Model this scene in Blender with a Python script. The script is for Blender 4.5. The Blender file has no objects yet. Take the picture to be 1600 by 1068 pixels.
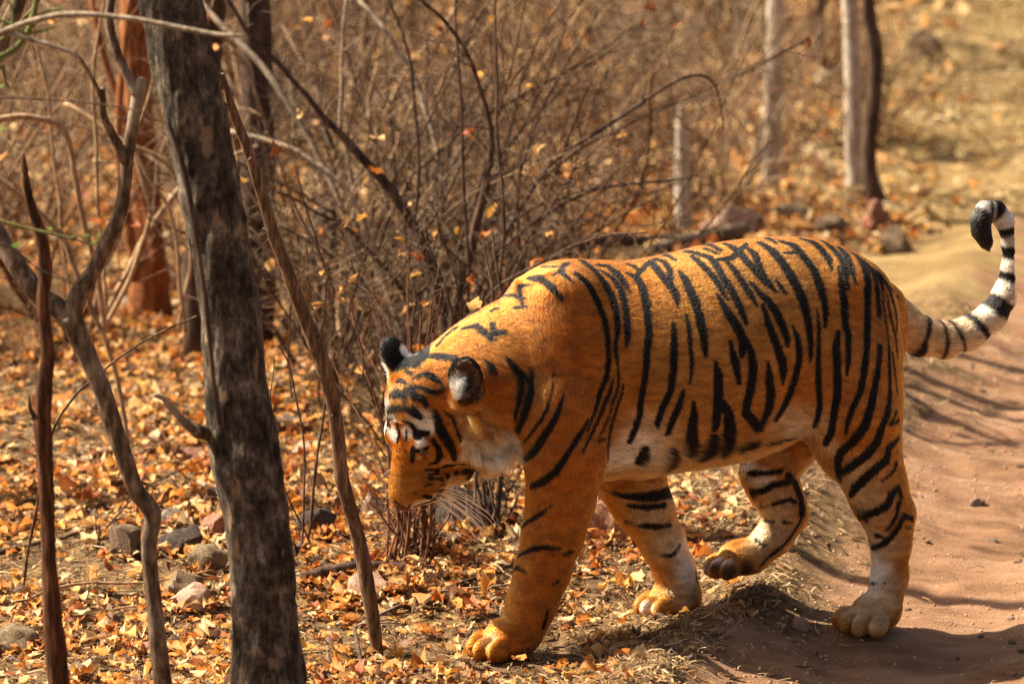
import bpy, bmesh, math, random
import numpy as np
from mathutils import Vector, Matrix
from mathutils.bvhtree import BVHTree

# ------------------------------------------------------------------ camera, light, exposure
SC = bpy.context.scene
COL = SC.collection
F = 6400.0                      # focal length in pixels of a 1600 px wide frame
PITCH = math.radians(10.5)
CAM = np.array([0.0, -10.0, 2.6])
CR = np.array([1.0, 0, 0])
CF = np.array([0, math.cos(PITCH), -math.sin(PITCH)])
CU = np.array([0, math.sin(PITCH), math.cos(PITCH)])
cam_data = bpy.data.cameras.new('camera')
cam_data.lens = F / 1600.0 * 36.0
cam_data.sensor_width = 36.0
cam_data.clip_start = 0.1
cam_data.clip_end = 400.0
cam_data.dof.use_dof = True
cam_data.dof.focus_distance = 10.2
cam_data.dof.aperture_fstop = 3.2
cam_data.dof.aperture_blades = 9
cam = bpy.data.objects.new('camera', cam_data)
cam.location = CAM
cam.rotation_euler = (math.pi / 2 - PITCH, 0, 0)
COL.objects.link(cam)
SC.camera = cam

SUN_DIR = np.array([-0.78, 0.20, 0.92])          # towards the sun
SUN_DIR = SUN_DIR / np.linalg.norm(SUN_DIR)
world = bpy.data.worlds.new('World')
SC.world = world
world.use_nodes = True
wn = world.node_tree.nodes
sky = wn.new('ShaderNodeTexSky')
sky.sky_type = 'NISHITA'
sky.sun_disc = False
sky.sun_elevation = math.asin(SUN_DIR[2])
sky.sun_rotation = math.atan2(SUN_DIR[0], SUN_DIR[1])
sky.dust_density = 6.0
sky.ozone_density = 0.4
wn['Background'].inputs['Strength'].default_value = 0.05
world.node_tree.links.new(sky.outputs[0], wn['Background'].inputs['Color'])
sun_data = bpy.data.lights.new('sun', 'SUN')
sun_data.energy = 5.0
sun_data.angle = math.radians(0.5)
sun_data.color = (1.0, 0.91, 0.76)
sun = bpy.data.objects.new('sun', sun_data)
sun.rotation_euler = Vector(-SUN_DIR).to_track_quat('-Z', 'Y').to_euler()
sun.location = (-5, 2, 9)
COL.objects.link(sun)
SC.view_settings.view_transform = 'Standard'
SC.view_settings.look = 'None'
SC.view_settings.exposure = 1.46
SC.view_settings.gamma = 1.0
SC.view_settings.use_curve_mapping = False
SC.cycles.use_denoising = True
SC.cycles.denoising_prefilter = 'NONE'

rng = np.random.default_rng(7)
random.seed(7)


# ------------------------------------------------------------------ helpers
def nz(v):
    v = np.asarray(v, float)
    return v / np.maximum(np.linalg.norm(v, axis=-1, keepdims=True), 1e-9)


def ray(px, py):
    return nz(CF + CR * (px - 800.0) / F + CU * (534.0 - py) / F)


def at(px, py, Y):
    """the point of the vertical plane y = Y that the photograph shows at (px, py)"""
    d = ray(px, py)
    return CAM + d * ((Y - CAM[1]) / d[1])


def link(o, parent=None):
    COL.objects.link(o)
    if parent is not None:
        o.parent = parent
    return o


def mesh_obj(name, verts, faces, mat=None, parent=None, smooth=True):
    me = bpy.data.meshes.new(name)
    if isinstance(verts, np.ndarray):
        verts = verts.reshape(-1, 3)
    me.from_pydata([tuple(v) for v in verts] if not isinstance(verts, np.ndarray) else verts.tolist(), [],
                   faces.tolist() if isinstance(faces, np.ndarray) else faces)
    if mat is not None:
        me.materials.append(mat)
    if smooth:
        me.polygons.foreach_set('use_smooth', np.ones(len(me.polygons), bool))
    me.update()
    return link(bpy.data.objects.new(name, me), parent)


def tag(o, label=None, cat=None, group=None, kind=None):
    if label: o['label'] = label
    if cat: o['category'] = cat
    if group: o['group'] = group
    if kind: o['kind'] = kind
    return o


def empty(name, loc):
    o = bpy.data.objects.new(name, None)
    o.location = loc
    o.empty_display_size = 0.1
    return link(o)


def new_mat(name):
    m = bpy.data.materials.new(name)
    m.use_nodes = True
    nt = m.node_tree
    return m, nt, nt.nodes['Principled BSDF'], nt.nodes, nt.links


def set_spec(b, v):
    b.inputs['Specular IOR Level'].default_value = v


def smooth(x):
    x = np.clip(x, 0, 1)
    return x * x * (3 - 2 * x)


def hash_noise(p, s):
    """cheap smooth value noise"""
    q = p * s
    i = np.floor(q).astype(np.int64); f = smooth(q - i)
    out = np.zeros(len(p))
    for dx in (0, 1):
        for dy in (0, 1):
            for dz in (0, 1):
                h = ((i[:, 0] + dx) * 374761393 + (i[:, 1] + dy) * 668265263 + (i[:, 2] + dz) * 2147483647) & 0xffffffff
                h = ((h ^ (h >> 13)) * 1274126177) & 0xffffffff
                v = ((h ^ (h >> 16)) & 0xffff) / 65535.0
                w = (f[:, 0] if dx else 1 - f[:, 0]) * (f[:, 1] if dy else 1 - f[:, 1]) * (f[:, 2] if dz else 1 - f[:, 2])
                out += v * w
    return out


def quads(name, V, Q, mat=None, parent=None, smooth_=True):
    """a mesh from vertex and quad (or triangle) arrays"""
    V = np.ascontiguousarray(V, np.float32); Q = np.ascontiguousarray(Q, np.int32)
    k = Q.shape[1]
    me = bpy.data.meshes.new(name)
    me.vertices.add(len(V)); me.vertices.foreach_set('co', V.ravel())
    me.loops.add(Q.size); me.loops.foreach_set('vertex_index', Q.ravel())
    me.polygons.add(len(Q))
    me.polygons.foreach_set('loop_start', np.arange(0, Q.size, k, dtype=np.int32))
    if mat is not None: me.materials.append(mat)
    me.polygons.foreach_set('use_smooth', np.full(len(Q), smooth_))
    me.update(calc_edges=True)
    return link(bpy.data.objects.new(name, me), parent)


# @@SECTION env
# ------------------------------------------------------------------ terrain
def road_edge(y):
    return .56 + .235 * y + .05 * np.sin(1.9 * y + .6) + .03 * np.sin(4.7 * y)


PAWS = ((-.02, -.075, -.040, .16), (.42, .305, -.028, .14), (.925, .15, -.034, .16))


def gh(x, y):
    x = np.asarray(x, float); y = np.asarray(y, float)
    shp = np.broadcast(x, y).shape
    x, y = np.broadcast_to(x, shp).ravel(), np.broadcast_to(y, shp).ravel()
    p = np.stack([x, y, np.zeros_like(x)], 1)
    d = x - road_edge(np.clip(y, -6, 14))
    road = smooth((d + .12) / .5)
    n1, n2, n3 = hash_noise(p, 1.3) - .5, hash_noise(p + 7.3, 5.0) - .5, hash_noise(p + 3.1, 17.0) - .5
    z = .10 * n1 + (.045 * n2 + .016 * n3) * (1 - .55 * road) + .012 * (hash_noise(p * [.5, 1.6, 1], 11.0) - .5) * road
    z += -.075 * road + .05 * np.exp(-((d + .10) / .16) ** 2)
    z += road * .040 * (hash_noise(p * [.8, 2.4, 1] + 11, 2.6) - .5) + road * .024 * (hash_noise(p * [1.6, 1, 1] + 17, 7.0) - .5) + road * .010 * (hash_noise(p + 23, 26.0) - .5)
    z += road * (.03 * np.exp(-((d - .95) / .22) ** 2) - .02 * np.exp(-((d - .55) / .18) ** 2))
    far = np.clip(y - 8.5, 0, None)
    z += .030 * far ** 1.35 * (1 - .25 * smooth((-x - 1) / 4)) + .25 * (hash_noise(p + 5, .35) - .5) * smooth((y - 6) / 6)
    for px, py, pz, r in PAWS:
        w = np.exp(-(((x - px) ** 2 + (y - py) ** 2) / r ** 2) ** 1.5)
        z = z * (1 - w) + pz * w
    return z.reshape(shp)


def g1(x, y):
    return float(gh(np.array([x]), np.array([y]))[0])


def on_ground(px, py):
    """the ground point seen at (px, py)"""
    d = ray(px, py)
    t = -CAM[2] / d[2]
    for _ in range(12):
        p = CAM + d * t
        t += (p[2] - g1(p[0], p[1])) / -d[2] * .8
    p = CAM + d * t
    return np.array([p[0], p[1], g1(p[0], p[1])])


def axis(lo, hi, fine, f0, f1, grow):
    a = [f0]
    s = fine
    while a[-1] < f1: a.append(a[-1] + fine)
    while a[-1] < hi:
        s *= grow; a.append(a[-1] + s)
    b = [f0]; s = fine
    while b[-1] > lo:
        s *= grow; b.append(b[-1] - s)
    return np.array(b[:0:-1] + a)


gx = axis(-60, 60, .022, -1.5, 2.3, 1.10)
gy = axis(-14, 110, .024, -1.2, 4.2, 1.06)
GX, GY = np.meshgrid(gx, gy, indexing='ij')
GZ = gh(GX, GY)
GV = np.stack([GX, GY, GZ], -1).reshape(-1, 3)
ni, nj = GX.shape
ii, jj = np.meshgrid(np.arange(ni - 1), np.arange(nj - 1), indexing='ij')
GQ = np.stack([ii * nj + jj, (ii + 1) * nj + jj, (ii + 1) * nj + jj + 1, ii * nj + jj + 1], -1).reshape(-1, 4)
gd = GV[:, 0] - road_edge(np.clip(GV[:, 1], -6, 14))
gp = GV * [1, 1, 0]
a_road = smooth((gd + .05 + .30 * (hash_noise(gp, 4.0) - .5) + .16 * (hash_noise(gp, 19.0) - .5)) / .22)
a_road = a_road * (1 - smooth((GV[:, 1] - 7.2 + 1.5 * (hash_noise(gp, .6) - .5)) / 2.5))
a_straw = smooth((GV[:, 1] - 5.6 + 2.6 * smooth((gd + 1.0) / .6) + 3 * (hash_noise(gp + 2, .7) - .5)) / 3.0)


def ground_material():
    m, nt, b, N, L = new_mat('earth')
    co = N.new('ShaderNodeTexCoord')

    def noise(sc, det=6, rough=.6, vec=None):
        n = N.new('ShaderNodeTexNoise'); n.inputs['Scale'].default_value = sc; n.inputs['Detail'].default_value = det
        n.inputs['Roughness'].default_value = rough
        L.new(vec if vec is not None else co.outputs['Object'], n.inputs['Vector'])
        return n.outputs['Fac']

    def ramp(f, *st):
        r = N.new('ShaderNodeValToRGB')
        e = r.color_ramp.elements
        while len(e) < len(st): e.new(.5)
        for k, (p, c) in enumerate(st):
            e[k].position = p; e[k].color = (*c, 1)
        L.new(f, r.inputs['Fac'])
        return r.outputs['Color']

    def mix(f, a, c):
        x = N.new('ShaderNodeMix'); x.data_type = 'RGBA'
        L.new(f, x.inputs[0]); L.new(a, x.inputs[6]); L.new(c, x.inputs[7])
        return x.outputs[2]

    def attr(nm):
        a = N.new('ShaderNodeAttribute'); a.attribute_name = nm
        return a.outputs['Fac']
    litter = ramp(noise(26, 8, .7), (.34, (.05, .03, .015)), (.50, (.18, .105, .048)), (.62, (.36, .22, .10)), (.78, (.48, .32, .16)))
    mp = N.new('ShaderNodeMapping'); mp.inputs['Scale'].default_value = (.35, 1, 1)
    L.new(co.outputs['Object'], mp.inputs['Vector'])
    road = ramp(noise(7, 9, .68, mp.outputs['Vector']), (.28, (.135, .066, .034)), (.5, (.36, .19, .10)), (.74, (.50, .305, .185)))
    straw = ramp(noise(2.2, 10, .72, mp.outputs['Vector']), (.32, (.09, .052, .024)), (.44, (.32, .20, .08)), (.58, (.50, .345, .145)), (.78, (.60, .45, .23)))
    c = mix(attr('straw'), litter, straw)
    c = mix(attr('road'), c, road)
    L.new(c, b.inputs['Base Color'])
    b.inputs['Roughness'].default_value = .95
    set_spec(b, .1)
    bp = N.new('ShaderNodeBump'); bp.inputs['Strength'].default_value = .8; bp.inputs['Distance'].default_value = .018
    ad = N.new('ShaderNodeMath'); ad.operation = 'ADD'
    L.new(noise(60, 8, .7), ad.inputs[0]); L.new(noise(300, 3, .6), ad.inputs[1])
    L.new(ad.outputs[0], bp.inputs['Height'])
    L.new(bp.outputs['Normal'], b.inputs['Normal'])
    return m


M_EARTH = ground_material()


def sub_mesh(name, keep):
    q = GQ[keep]
    u, inv = np.unique(q, return_inverse=True)
    o = quads(name, GV[u], inv.reshape(-1, 4), M_EARTH)
    for nm, a in (('road', a_road), ('straw', a_straw)):
        at_ = o.data.attributes.new(nm, 'FLOAT', 'POINT')
        at_.data.foreach_set('value', a[u].astype(np.float32))
    return tag(o, kind='structure')


fr = (gd[GQ].mean(1) > 0) & (GV[GQ][:, :, 1].mean(1) < 9)
ground = sub_mesh('ground', ~fr)
dirt_road = sub_mesh('dirt_road', fr)


# ------------------------------------------------------------------ wood: tubes, bark, branching
class MB:
    def __init__(self):
        self.v, self.q, self.n = [], [], 0
        self.c = []

    def tube(self, P, R, sides=4, rough=0.0, seed=0, colour=None):
        P = np.asarray(P, float); R = np.asarray(R, float)
        n = len(P)
        T = nz(np.gradient(P, axis=0))
        ref = np.array([.13, .99, .07]) if abs(T[0] @ np.array([.13, .99, .07])) < .8 * np.linalg.norm([.13, .99, .07]) else np.array([1.0, 0, .1])
        U = nz(np.cross(T, ref)); W = np.cross(T, U)
        a = np.linspace(0, 2 * np.pi, sides, endpoint=False)
        ring = U[:, None] * np.cos(a)[None, :, None] + W[:, None] * np.sin(a)[None, :, None]
        V = P[:, None] + ring * R[:, None, None]
        if rough:
            f = V.reshape(-1, 3)
            k = (hash_noise(f * [1, 1, .35] + seed, 16.0) - .5) * 1.2 + (hash_noise(f * [1, 1, .28] + seed, 48.0) - .5) * .8 + (hash_noise(f * [1, 1, .2] + seed, 110.0) - .5) * .5
            V = V + ring * (k.reshape(n, sides) * rough * R[:, None])[..., None]
        i, j = np.meshgrid(np.arange(n - 1), np.arange(sides), indexing='ij')
        j2 = (j + 1) % sides
        q = np.stack([i * sides + j, i * sides + j2, (i + 1) * sides + j2, (i + 1) * sides + j], -1).reshape(-1, 4)
        self.v.append(V.reshape(-1, 3)); self.q.append(q + self.n)
        if sides >= 4 and n > 1:                       # close the tip and the foot
            for row, flip in ((n - 1, 0), (0, 1)):
                if sides % 2 == 0:
                    idx = row * sides + np.arange(sides)
                    for k in range(sides // 2 - 1):
                        f = [idx[k], idx[k + 1], idx[sides - 2 - k], idx[sides - 1 - k]]
                        self.q.append(np.array([f[::-1] if flip else f]) + self.n)
        self.n += n * sides

    def build(self, name, mat, parent=None, smooth_=True):
        return quads(name, np.concatenate(self.v), np.concatenate(self.q), mat, parent, smooth_)


def bark(name, dark, mid, light, scale=(9, 9, 1.6), bump=.9, patch=None, rough=.9):
    m, nt, b, N, L = new_mat(name)
    co = N.new('ShaderNodeTexCoord')
    mp = N.new('ShaderNodeMapping'); mp.inputs['Scale'].default_value = scale
    L.new(co.outputs['Object'], mp.inputs['Vector'])
    n1 = N.new('ShaderNodeTexNoise'); n1.inputs['Scale'].default_value = 5.0; n1.inputs['Detail'].default_value = 9; n1.inputs['Roughness'].default_value = .68
    L.new(mp.outputs['Vector'], n1.inputs['Vector'])
    r = N.new('ShaderNodeValToRGB')
    e = r.color_ramp.elements; e.new(.5)
    for k, (p, c) in enumerate(((.34, dark), (.5, mid), (.68, light))):
        e[k].position = p; e[k].color = (*c, 1)
    L.new(n1.outputs['Fac'], r.inputs['Fac'])
    out = r.outputs['Color']
    n2 = N.new('ShaderNodeTexNoise'); n2.inputs['Scale'].default_value = 5.0; n2.inputs['Detail'].default_value = 5
    L.new(co.outputs['Object'], n2.inputs['Vector'])
    if patch is not None:
        r2 = N.new('ShaderNodeValToRGB'); r2.color_ramp.elements[0].position = .52; r2.color_ramp.elements[1].position = .66
        L.new(n2.outputs['Fac'], r2.inputs['Fac'])
        mx = N.new('ShaderNodeMix'); mx.data_type = 'RGBA'
        L.new(r2.outputs['Color'], mx.inputs[0]); L.new(out, mx.inputs[6]); mx.inputs[7].default_value = (*patch, 1)
        m2 = N.new('ShaderNodeMix'); m2.data_type = 'RGBA'; m2.inputs[0].default_value = .55
        L.new(out, m2.inputs[6]); L.new(mx.outputs[2], m2.inputs[7])
        out = m2.outputs[2]
    L.new(out, b.inputs['Base Color'])
    b.inputs['Roughness'].default_value = rough
    set_spec(b, .15)
    bp = N.new('ShaderNodeBump'); bp.inputs['Strength'].default_value = bump; bp.inputs['Distance'].default_value = .006
    L.new(n1.outputs['Fac'], bp.inputs['Height']); L.new(bp.outputs['Normal'], b.inputs['Normal'])
    return m




def trunk_bark():
    m, nt, b, N, L = new_mat('grey_bark')
    co = N.new('ShaderNodeTexCoord')

    def noise(scale, sc, det, rough=.6):
        mp = N.new('ShaderNodeMapping'); mp.inputs['Scale'].default_value = scale
        L.new(co.outputs['Object'], mp.inputs['Vector'])
        n = N.new('ShaderNodeTexNoise'); n.inputs['Scale'].default_value = sc; n.inputs['Detail'].default_value = det; n.inputs['Roughness'].default_value = rough
        L.new(mp.outputs['Vector'], n.inputs['Vector'])
        return n.outputs['Fac']

    def ramp(f, *st):
        r_ = N.new('ShaderNodeValToRGB'); e = r_.color_ramp.elements
        while len(e) < len(st): e.new(.5)
        for k, (p, c) in enumerate(st):
            e[k].position = p; e[k].color = (*c, 1)
        L.new(f, r_.inputs['Fac'])
        return r_.outputs['Color']

    def mix(f, a, c, mode='MIX'):
        x = N.new('ShaderNodeMix'); x.data_type = 'RGBA'; x.blend_type = mode
        if isinstance(f, float): x.inputs[0].default_value = f
        else: L.new(f, x.inputs[0])
        L.new(a, x.inputs[6]); L.new(c, x.inputs[7])
        return x.outputs[2]
    ridge = noise((1, 1, .3), 120, 6, .75)
    mott = noise((1, 1, .7), 19, 9, .75)
    col = ramp(mott, (.36, (.020, .014, .0095)), (.48, (.072, .053, .037)), (.57, (.155, .12, .085)), (.70, (.36, .29, .21)))
    col = mix(.85, col, ramp(ridge, (.40, (.28, .26, .24)), (.5, (1, 1, 1)), (.60, (1.6, 1.55, 1.45))), 'MULTIPLY')
    flake = ramp(noise((1, 1, .5), 19, 4, .55), (.63, (0, 0, 0)), (.67, (1, 1, 1)))
    tan_ = N.new('ShaderNodeRGB'); tan_.outputs[0].default_value = (.42, .27, .14, 1)
    col = mix(flake, col, mix(.55, col, tan_.outputs[0]))
    L.new(col, b.inputs['Base Color'])
    b.inputs['Roughness'].default_value = .9; set_spec(b, .15)
    bp = N.new('ShaderNodeBump'); bp.inputs['Strength'].default_value = 1.0; bp.inputs['Distance'].default_value = .008
    ad = N.new('ShaderNodeMath'); ad.operation = 'ADD'
    L.new(ridge, ad.inputs[0]); L.new(mott, ad.inputs[1]); L.new(ad.outputs[0], bp.inputs['Height'])
    L.new(bp.outputs['Normal'], b.inputs['Normal'])
    return m


M_GREY = trunk_bark()
M_LIMB = bark('limb_bark', (.035, .021, .012), (.12, .075, .044), (.36, .25, .16), (14, 14, 4), .8, patch=(.48, .38, .27))
M_RED = bark('red_wood', (.018, .009, .005), (.085, .034, .015), (.25, .105, .045), (14, 14, 2.2), 1.0)
M_RUST = bark('rusty_bark', (.08, .026, .010), (.30, .105, .035), (.48, .21, .085), (10, 10, 3), .8)
M_SAPL = bark('sapling_bark', (.045, .025, .014), (.14, .08, .044), (.36, .23, .135), (16, 16, 2), .8)
M_PALE = bark('pale_bark', (.22, .17, .12), (.46, .38, .29), (.64, .55, .44), (8, 8, 5), .5, patch=(.35, .25, .17))
M_DARK = bark('dark_bark', (.025, .016, .011), (.075, .045, .03), (.16, .10, .065), bump=.7)
M_TWIG = bark('twig_bark', (.026, .015, .009), (.078, .046, .027), (.22, .14, .085), (10, 10, 4), .3)
M_TWIG_RED = bark('red_twig_bark', (.04, .017, .009), (.12, .052, .026), (.24, .12, .065), (10, 10, 4), .3)
M_TWIG_TAN = bark('dry_stalk', (.15, .085, .042), (.32, .195, .10), (.52, .36, .21), (10, 10, 4), .3)
M_TWIG_GREY = bark('grey_twig_bark', (.10, .07, .045), (.26, .19, .125), (.48, .37, .26), (10, 10, 4), .3)
M_GREEN = bark('green_twig_bark', (.07, .075, .02), (.16, .16, .05), (.26, .24, .10), (10, 10, 4), .3)


def leaf_material(name, by_attr):
    m, nt, b, N, L = new_mat(name)
    if by_attr:
        a = N.new('ShaderNodeAttribute'); a.attribute_name = 'tint'
        col = a.outputs['Color']
    else:
        oi = N.new('ShaderNodeObjectInfo')
        r = N.new('ShaderNodeValToRGB'); r.color_ramp.interpolation = 'CONSTANT'
        e = r.color_ramp.elements
        while len(e) < len(LEAF_COL): e.new(.5)
        for k, c in enumerate(LEAF_COL):
            e[k].position = k / len(LEAF_COL); e[k].color = (*c, 1)
        L.new(oi.outputs['Random'], r.inputs['Fac'])
        col = r.outputs['Color']
    co = N.new('ShaderNodeTexCoord')
    n = N.new('ShaderNodeTexNoise'); n.inputs['Scale'].default_value = 60; n.inputs['Detail'].default_value = 4
    L.new(co.outputs['Object'], n.inputs['Vector'])
    mr = N.new('ShaderNodeMapRange'); mr.inputs['To Min'].default_value = .72; mr.inputs['To Max'].default_value = 1.2
    L.new(n.outputs['Fac'], mr.inputs['Value'])
    mu = N.new('ShaderNodeMix'); mu.data_type = 'RGBA'; mu.blend_type = 'MULTIPLY'; mu.inputs[0].default_value = 1
    L.new(col, mu.inputs[6]); L.new(mr.outputs[0], mu.inputs[7])
    L.new(mu.outputs[2], b.inputs['Base Color'])
    b.inputs['Roughness'].default_value = .6
    set_spec(b, .25)
    tr = N.new('ShaderNodeBsdfTranslucent'); L.new(mu.outputs[2], tr.inputs['Color'])
    ms = N.new('ShaderNodeMixShader'); ms.inputs[0].default_value = .3
    L.new(b.outputs[0], ms.inputs[1]); L.new(tr.outputs[0], ms.inputs[2])
    L.new(ms.outputs[0], N['Material Output'].inputs['Surface'])
    return m


LEAF_COL = [(.62, .245, .048), (.62, .33, .11), (.72, .45, .19), (.50, .155, .026), (.66, .32, .07), (.30, .09, .026), (.21, .105, .046), (.62, .44, .23), (.46, .18, .04), (.11, .055, .027)]
M_LEAF = leaf_material('dry_leaf', False)
M_LEAVES = leaf_material('dry_leaves', True)


def leaf_grid(r, na=8, nb=3):
    """a curled dry leaf about 1 long, lying near z = 0"""
    s = np.linspace(0, 1, na); t = np.linspace(-1, 1, nb)
    S, T = np.meshgrid(s, t, indexing='ij')
    w = .31 * (np.sin(np.pi * np.clip(S, .0, 1) ** r.uniform(.75, 1.25)).clip(0) ** .8 + .03) * r.uniform(.7, 1.3)
    w = w * (1 + .22 * (r.random(na)[:, None] - .5))
    x = S - .5; y = T * w
    y = y * (1 + .45 * (r.random(S.shape) - .5))
    bl, bw, fold = r.uniform(-1.6, 2.0), r.uniform(-1.2, 4.0), r.uniform(-.2, .5)
    z = bl * .28 * x * x * 2 + bw * y * y * 1.6 + fold * np.abs(y) + .15 * (r.random(S.shape) - .5) + r.uniform(-.5, .5) * x * T * .5 + .05 * np.sin(9 * S + 6 * r.random()) * np.abs(T)
    V = np.stack([x, y, z], -1).reshape(-1, 3)
    V[:, 2] -= V[:, 2].min()
    i, j = np.meshgrid(np.arange(na - 1), np.arange(nb - 1), indexing='ij')
    q = np.stack([i * nb + j, (i + 1) * nb + j, (i + 1) * nb + j + 1, i * nb + j + 1], -1).reshape(-1, 4)
    return V, q


LEAF_T = [leaf_grid(rng) for _ in range(24)]


def rots(n, tilt, r):
    """n random rotations: any heading, tilted by up to about `tilt`"""
    a = r.random(n) * 2 * np.pi; b = r.normal(size=n) * tilt; c = r.random(n) * 2 * np.pi
    ca, sa = np.cos(a), np.sin(a)
    Z = np.zeros((n, 3, 3)); Z[:, 0, 0] = ca; Z[:, 0, 1] = -sa; Z[:, 1, 0] = sa; Z[:, 1, 1] = ca; Z[:, 2, 2] = 1
    ax = np.stack([np.cos(c), np.sin(c), np.zeros(n)], 1)
    cb, sb = np.cos(b), np.sin(b)
    K = np.zeros((n, 3, 3))
    K[:, 0, 2] = ax[:, 1]; K[:, 2, 0] = -ax[:, 1]; K[:, 1, 2] = -ax[:, 0]; K[:, 2, 1] = ax[:, 0]
    X = np.eye(3)[None] + sb[:, None, None] * K + (1 - cb)[:, None, None] * (K @ K)
    return X @ Z


def scatter(name, templates, pos, size, tilt, mat, cols, parent, r, stretch=None):
    n = len(pos)
    pick = r.integers(0, len(templates), n)
    Rm = rots(n, tilt, r)
    vs, qs, cs, off = [], [], [], 0
    for k, (V, q) in enumerate(templates):
        ix = np.flatnonzero(pick == k)
        if not len(ix): continue
        W = V[None] * size[ix, None, None]
        if stretch is not None: W = W * stretch[ix][:, None, :]
        W = np.einsum('nij,nvj->nvi', Rm[ix], W) + pos[ix][:, None]
        vs.append(W.reshape(-1, 3))
        qs.append((q[None] + (np.arange(len(ix)) * len(V))[:, None, None]).reshape(-1, q.shape[1]) + off)
        cs.append(np.repeat(cols[ix], len(V), 0)); off += len(ix) * len(V)
    o = quads(name, np.concatenate(vs), np.concatenate(qs), mat, parent)
    c = np.concatenate(cs)
    ca = o.data.color_attributes.new('tint', 'FLOAT_COLOR', 'POINT')
    ca.data.foreach_set('color', np.concatenate([c, np.ones((len(c), 1))], 1).astype(np.float32).ravel())
    return o


def path(px, Y, n=None, wob=0.0, seed=0):
    """a limb through photo points [(px, py, width px)], smoothed; Y a depth or a pair (foot to tip)"""
    P = np.array([p[:2] for p in px], float); w = np.array([p[2] for p in px], float)
    Ys = np.linspace(Y[0], Y[1], len(px)) if isinstance(Y, tuple) else np.full(len(px), float(Y))
    X = np.array([at(a, b, c) for (a, b), c in zip(P, Ys)])
    R = w / 2 / F * np.linalg.norm(X - CAM, axis=1)
    s = np.concatenate([[0], np.cumsum(np.linalg.norm(np.diff(X, axis=0), axis=1))])
    n = n or max(6, len(px) * 4)
    u = np.linspace(0, s[-1], n)
    # Catmull-Rom through the points
    k = np.clip(np.searchsorted(s, u, side='right') - 1, 0, len(s) - 2)
    t = ((u - s[k]) / np.maximum(s[k + 1] - s[k], 1e-9))[:, None]
    XE = np.concatenate([[2 * X[0] - X[1]], X, [2 * X[-1] - X[-2]]])
    p0, p1, p2, p3 = XE[k], XE[k + 1], XE[k + 2], XE[k + 3]
    C = .5 * (2 * p1 + (p2 - p0) * t + (2 * p0 - 5 * p1 + 4 * p2 - p3) * t * t + (3 * p1 - p0 - 3 * p2 + p3) * t ** 3)
    return C, np.interp(u, s, R)


def wander(r, p, d, length, n, wig, pull=None):
    """a crooked twig's points"""
    P = [np.array(p, float)]
    d = nz(d)
    for i in range(n):
        d = nz(d + r.normal(size=3) * wig + (0 if pull is None else pull / n))
        P.append(P[-1] + d * length / n)
    return np.array(P)


def twiggy(mb, r, P, R0, density, length, level=1, spread=.9, sides=3, tips=None, pull=np.array([0, 0, .1]), minr=.0012):
    """side twigs along a branch"""
    L0 = np.linalg.norm(np.diff(P, axis=0), axis=1).sum()
    for _ in range(max(1, int(density * L0))):
        u = r.uniform(.15, 1.0)
        i = min(int(u * (len(P) - 1)), len(P) - 2)
        p = P[i] + (P[i + 1] - P[i]) * r.random()
        d = nz(P[i + 1] - P[i])
        sd = nz(np.cross(d, r.normal(size=3)))
        d2 = nz(d * r.uniform(.3, 1.0) + sd * spread)
        l = length * r.uniform(.4, 1.3) * (1.15 - .5 * u)
        Q = wander(r, p, d2, l, 5, .2, pull)
        rr = max(minr, R0 * .42 * (1.1 - .6 * u))
        mb.tube(Q, np.linspace(rr, minr * .6, len(Q)), sides)
        if tips is not None: tips.append(Q[-1]); tips.append(Q[3])
        if level > 1:
            twiggy(mb, r, Q, rr, density * 1.3, length * .5, level - 1, spread, sides, tips, pull, minr)


def crown(tree, r, tops, height, mat, spread=1.0, leaves=60):
    """bare limbs and twigs from the tops of a trunk, with a few dry leaves still hanging"""
    mb = MB(); tips = []
    for p, d, rad in tops:
        for k in range(3):
            dd = nz(np.asarray(d) + r.normal(size=3) * .45 * spread + np.array([0, 0, .25]))
            Q = wander(r, p, dd, height * r.uniform(.7, 1.1), 9, .16, np.array([0, 0, .3]))
            mb.tube(Q, np.linspace(rad * .75, .006, len(Q)), 6)
            twiggy(mb, r, Q, rad * .5, 4.5, height * .38, 2, 1.0, 3, tips, minr=.0022)
    o = mb.build('crown', mat, tree)
    if leaves:
        tips = np.array(tips)
        pos = tips[r.integers(0, len(tips), leaves)] + r.normal(size=(leaves, 3)) * .02
        cols = np.array(LEAF_COL)[r.integers(0, 6, leaves)]
        lf = scatter('leaves', LEAF_T, pos, r.uniform(.04, .075, leaves), 1.2, M_LEAVES, cols, tree, r)
        lf['kind'] = 'stuff'
    return o


def tree_root(name, label, cat, p, group=None):
    o = empty(name, (0, 0, 0))
    return tag(o, label, cat, group)


def settle(root, base):
    """put the Empty at the foot of its thing without moving the parts"""
    base = Vector(base)
    root.location = base
    for c in root.children:
        c.location = c.location - base


def to_foot(P, R, flare=1.25, depth=.04):
    """continue a trunk from its lowest seen point down into the ground"""
    d = nz(P[0] - P[3]); d = nz(d * [1, 1, 1] + np.array([0, 0, -.6]))
    p = P[0].copy()
    ext = [p]
    while ext[-1][2] > g1(ext[-1][0], ext[-1][1]) - depth and len(ext) < 40:
        ext.append(ext[-1] + d * .04)
    ext = np.array(ext[1:])[::-1]
    if not len(ext):
        return P, R
    re = R[0] * np.linspace(flare, 1.02, len(ext))
    return np.concatenate([ext, P]), np.concatenate([re, R])


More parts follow.
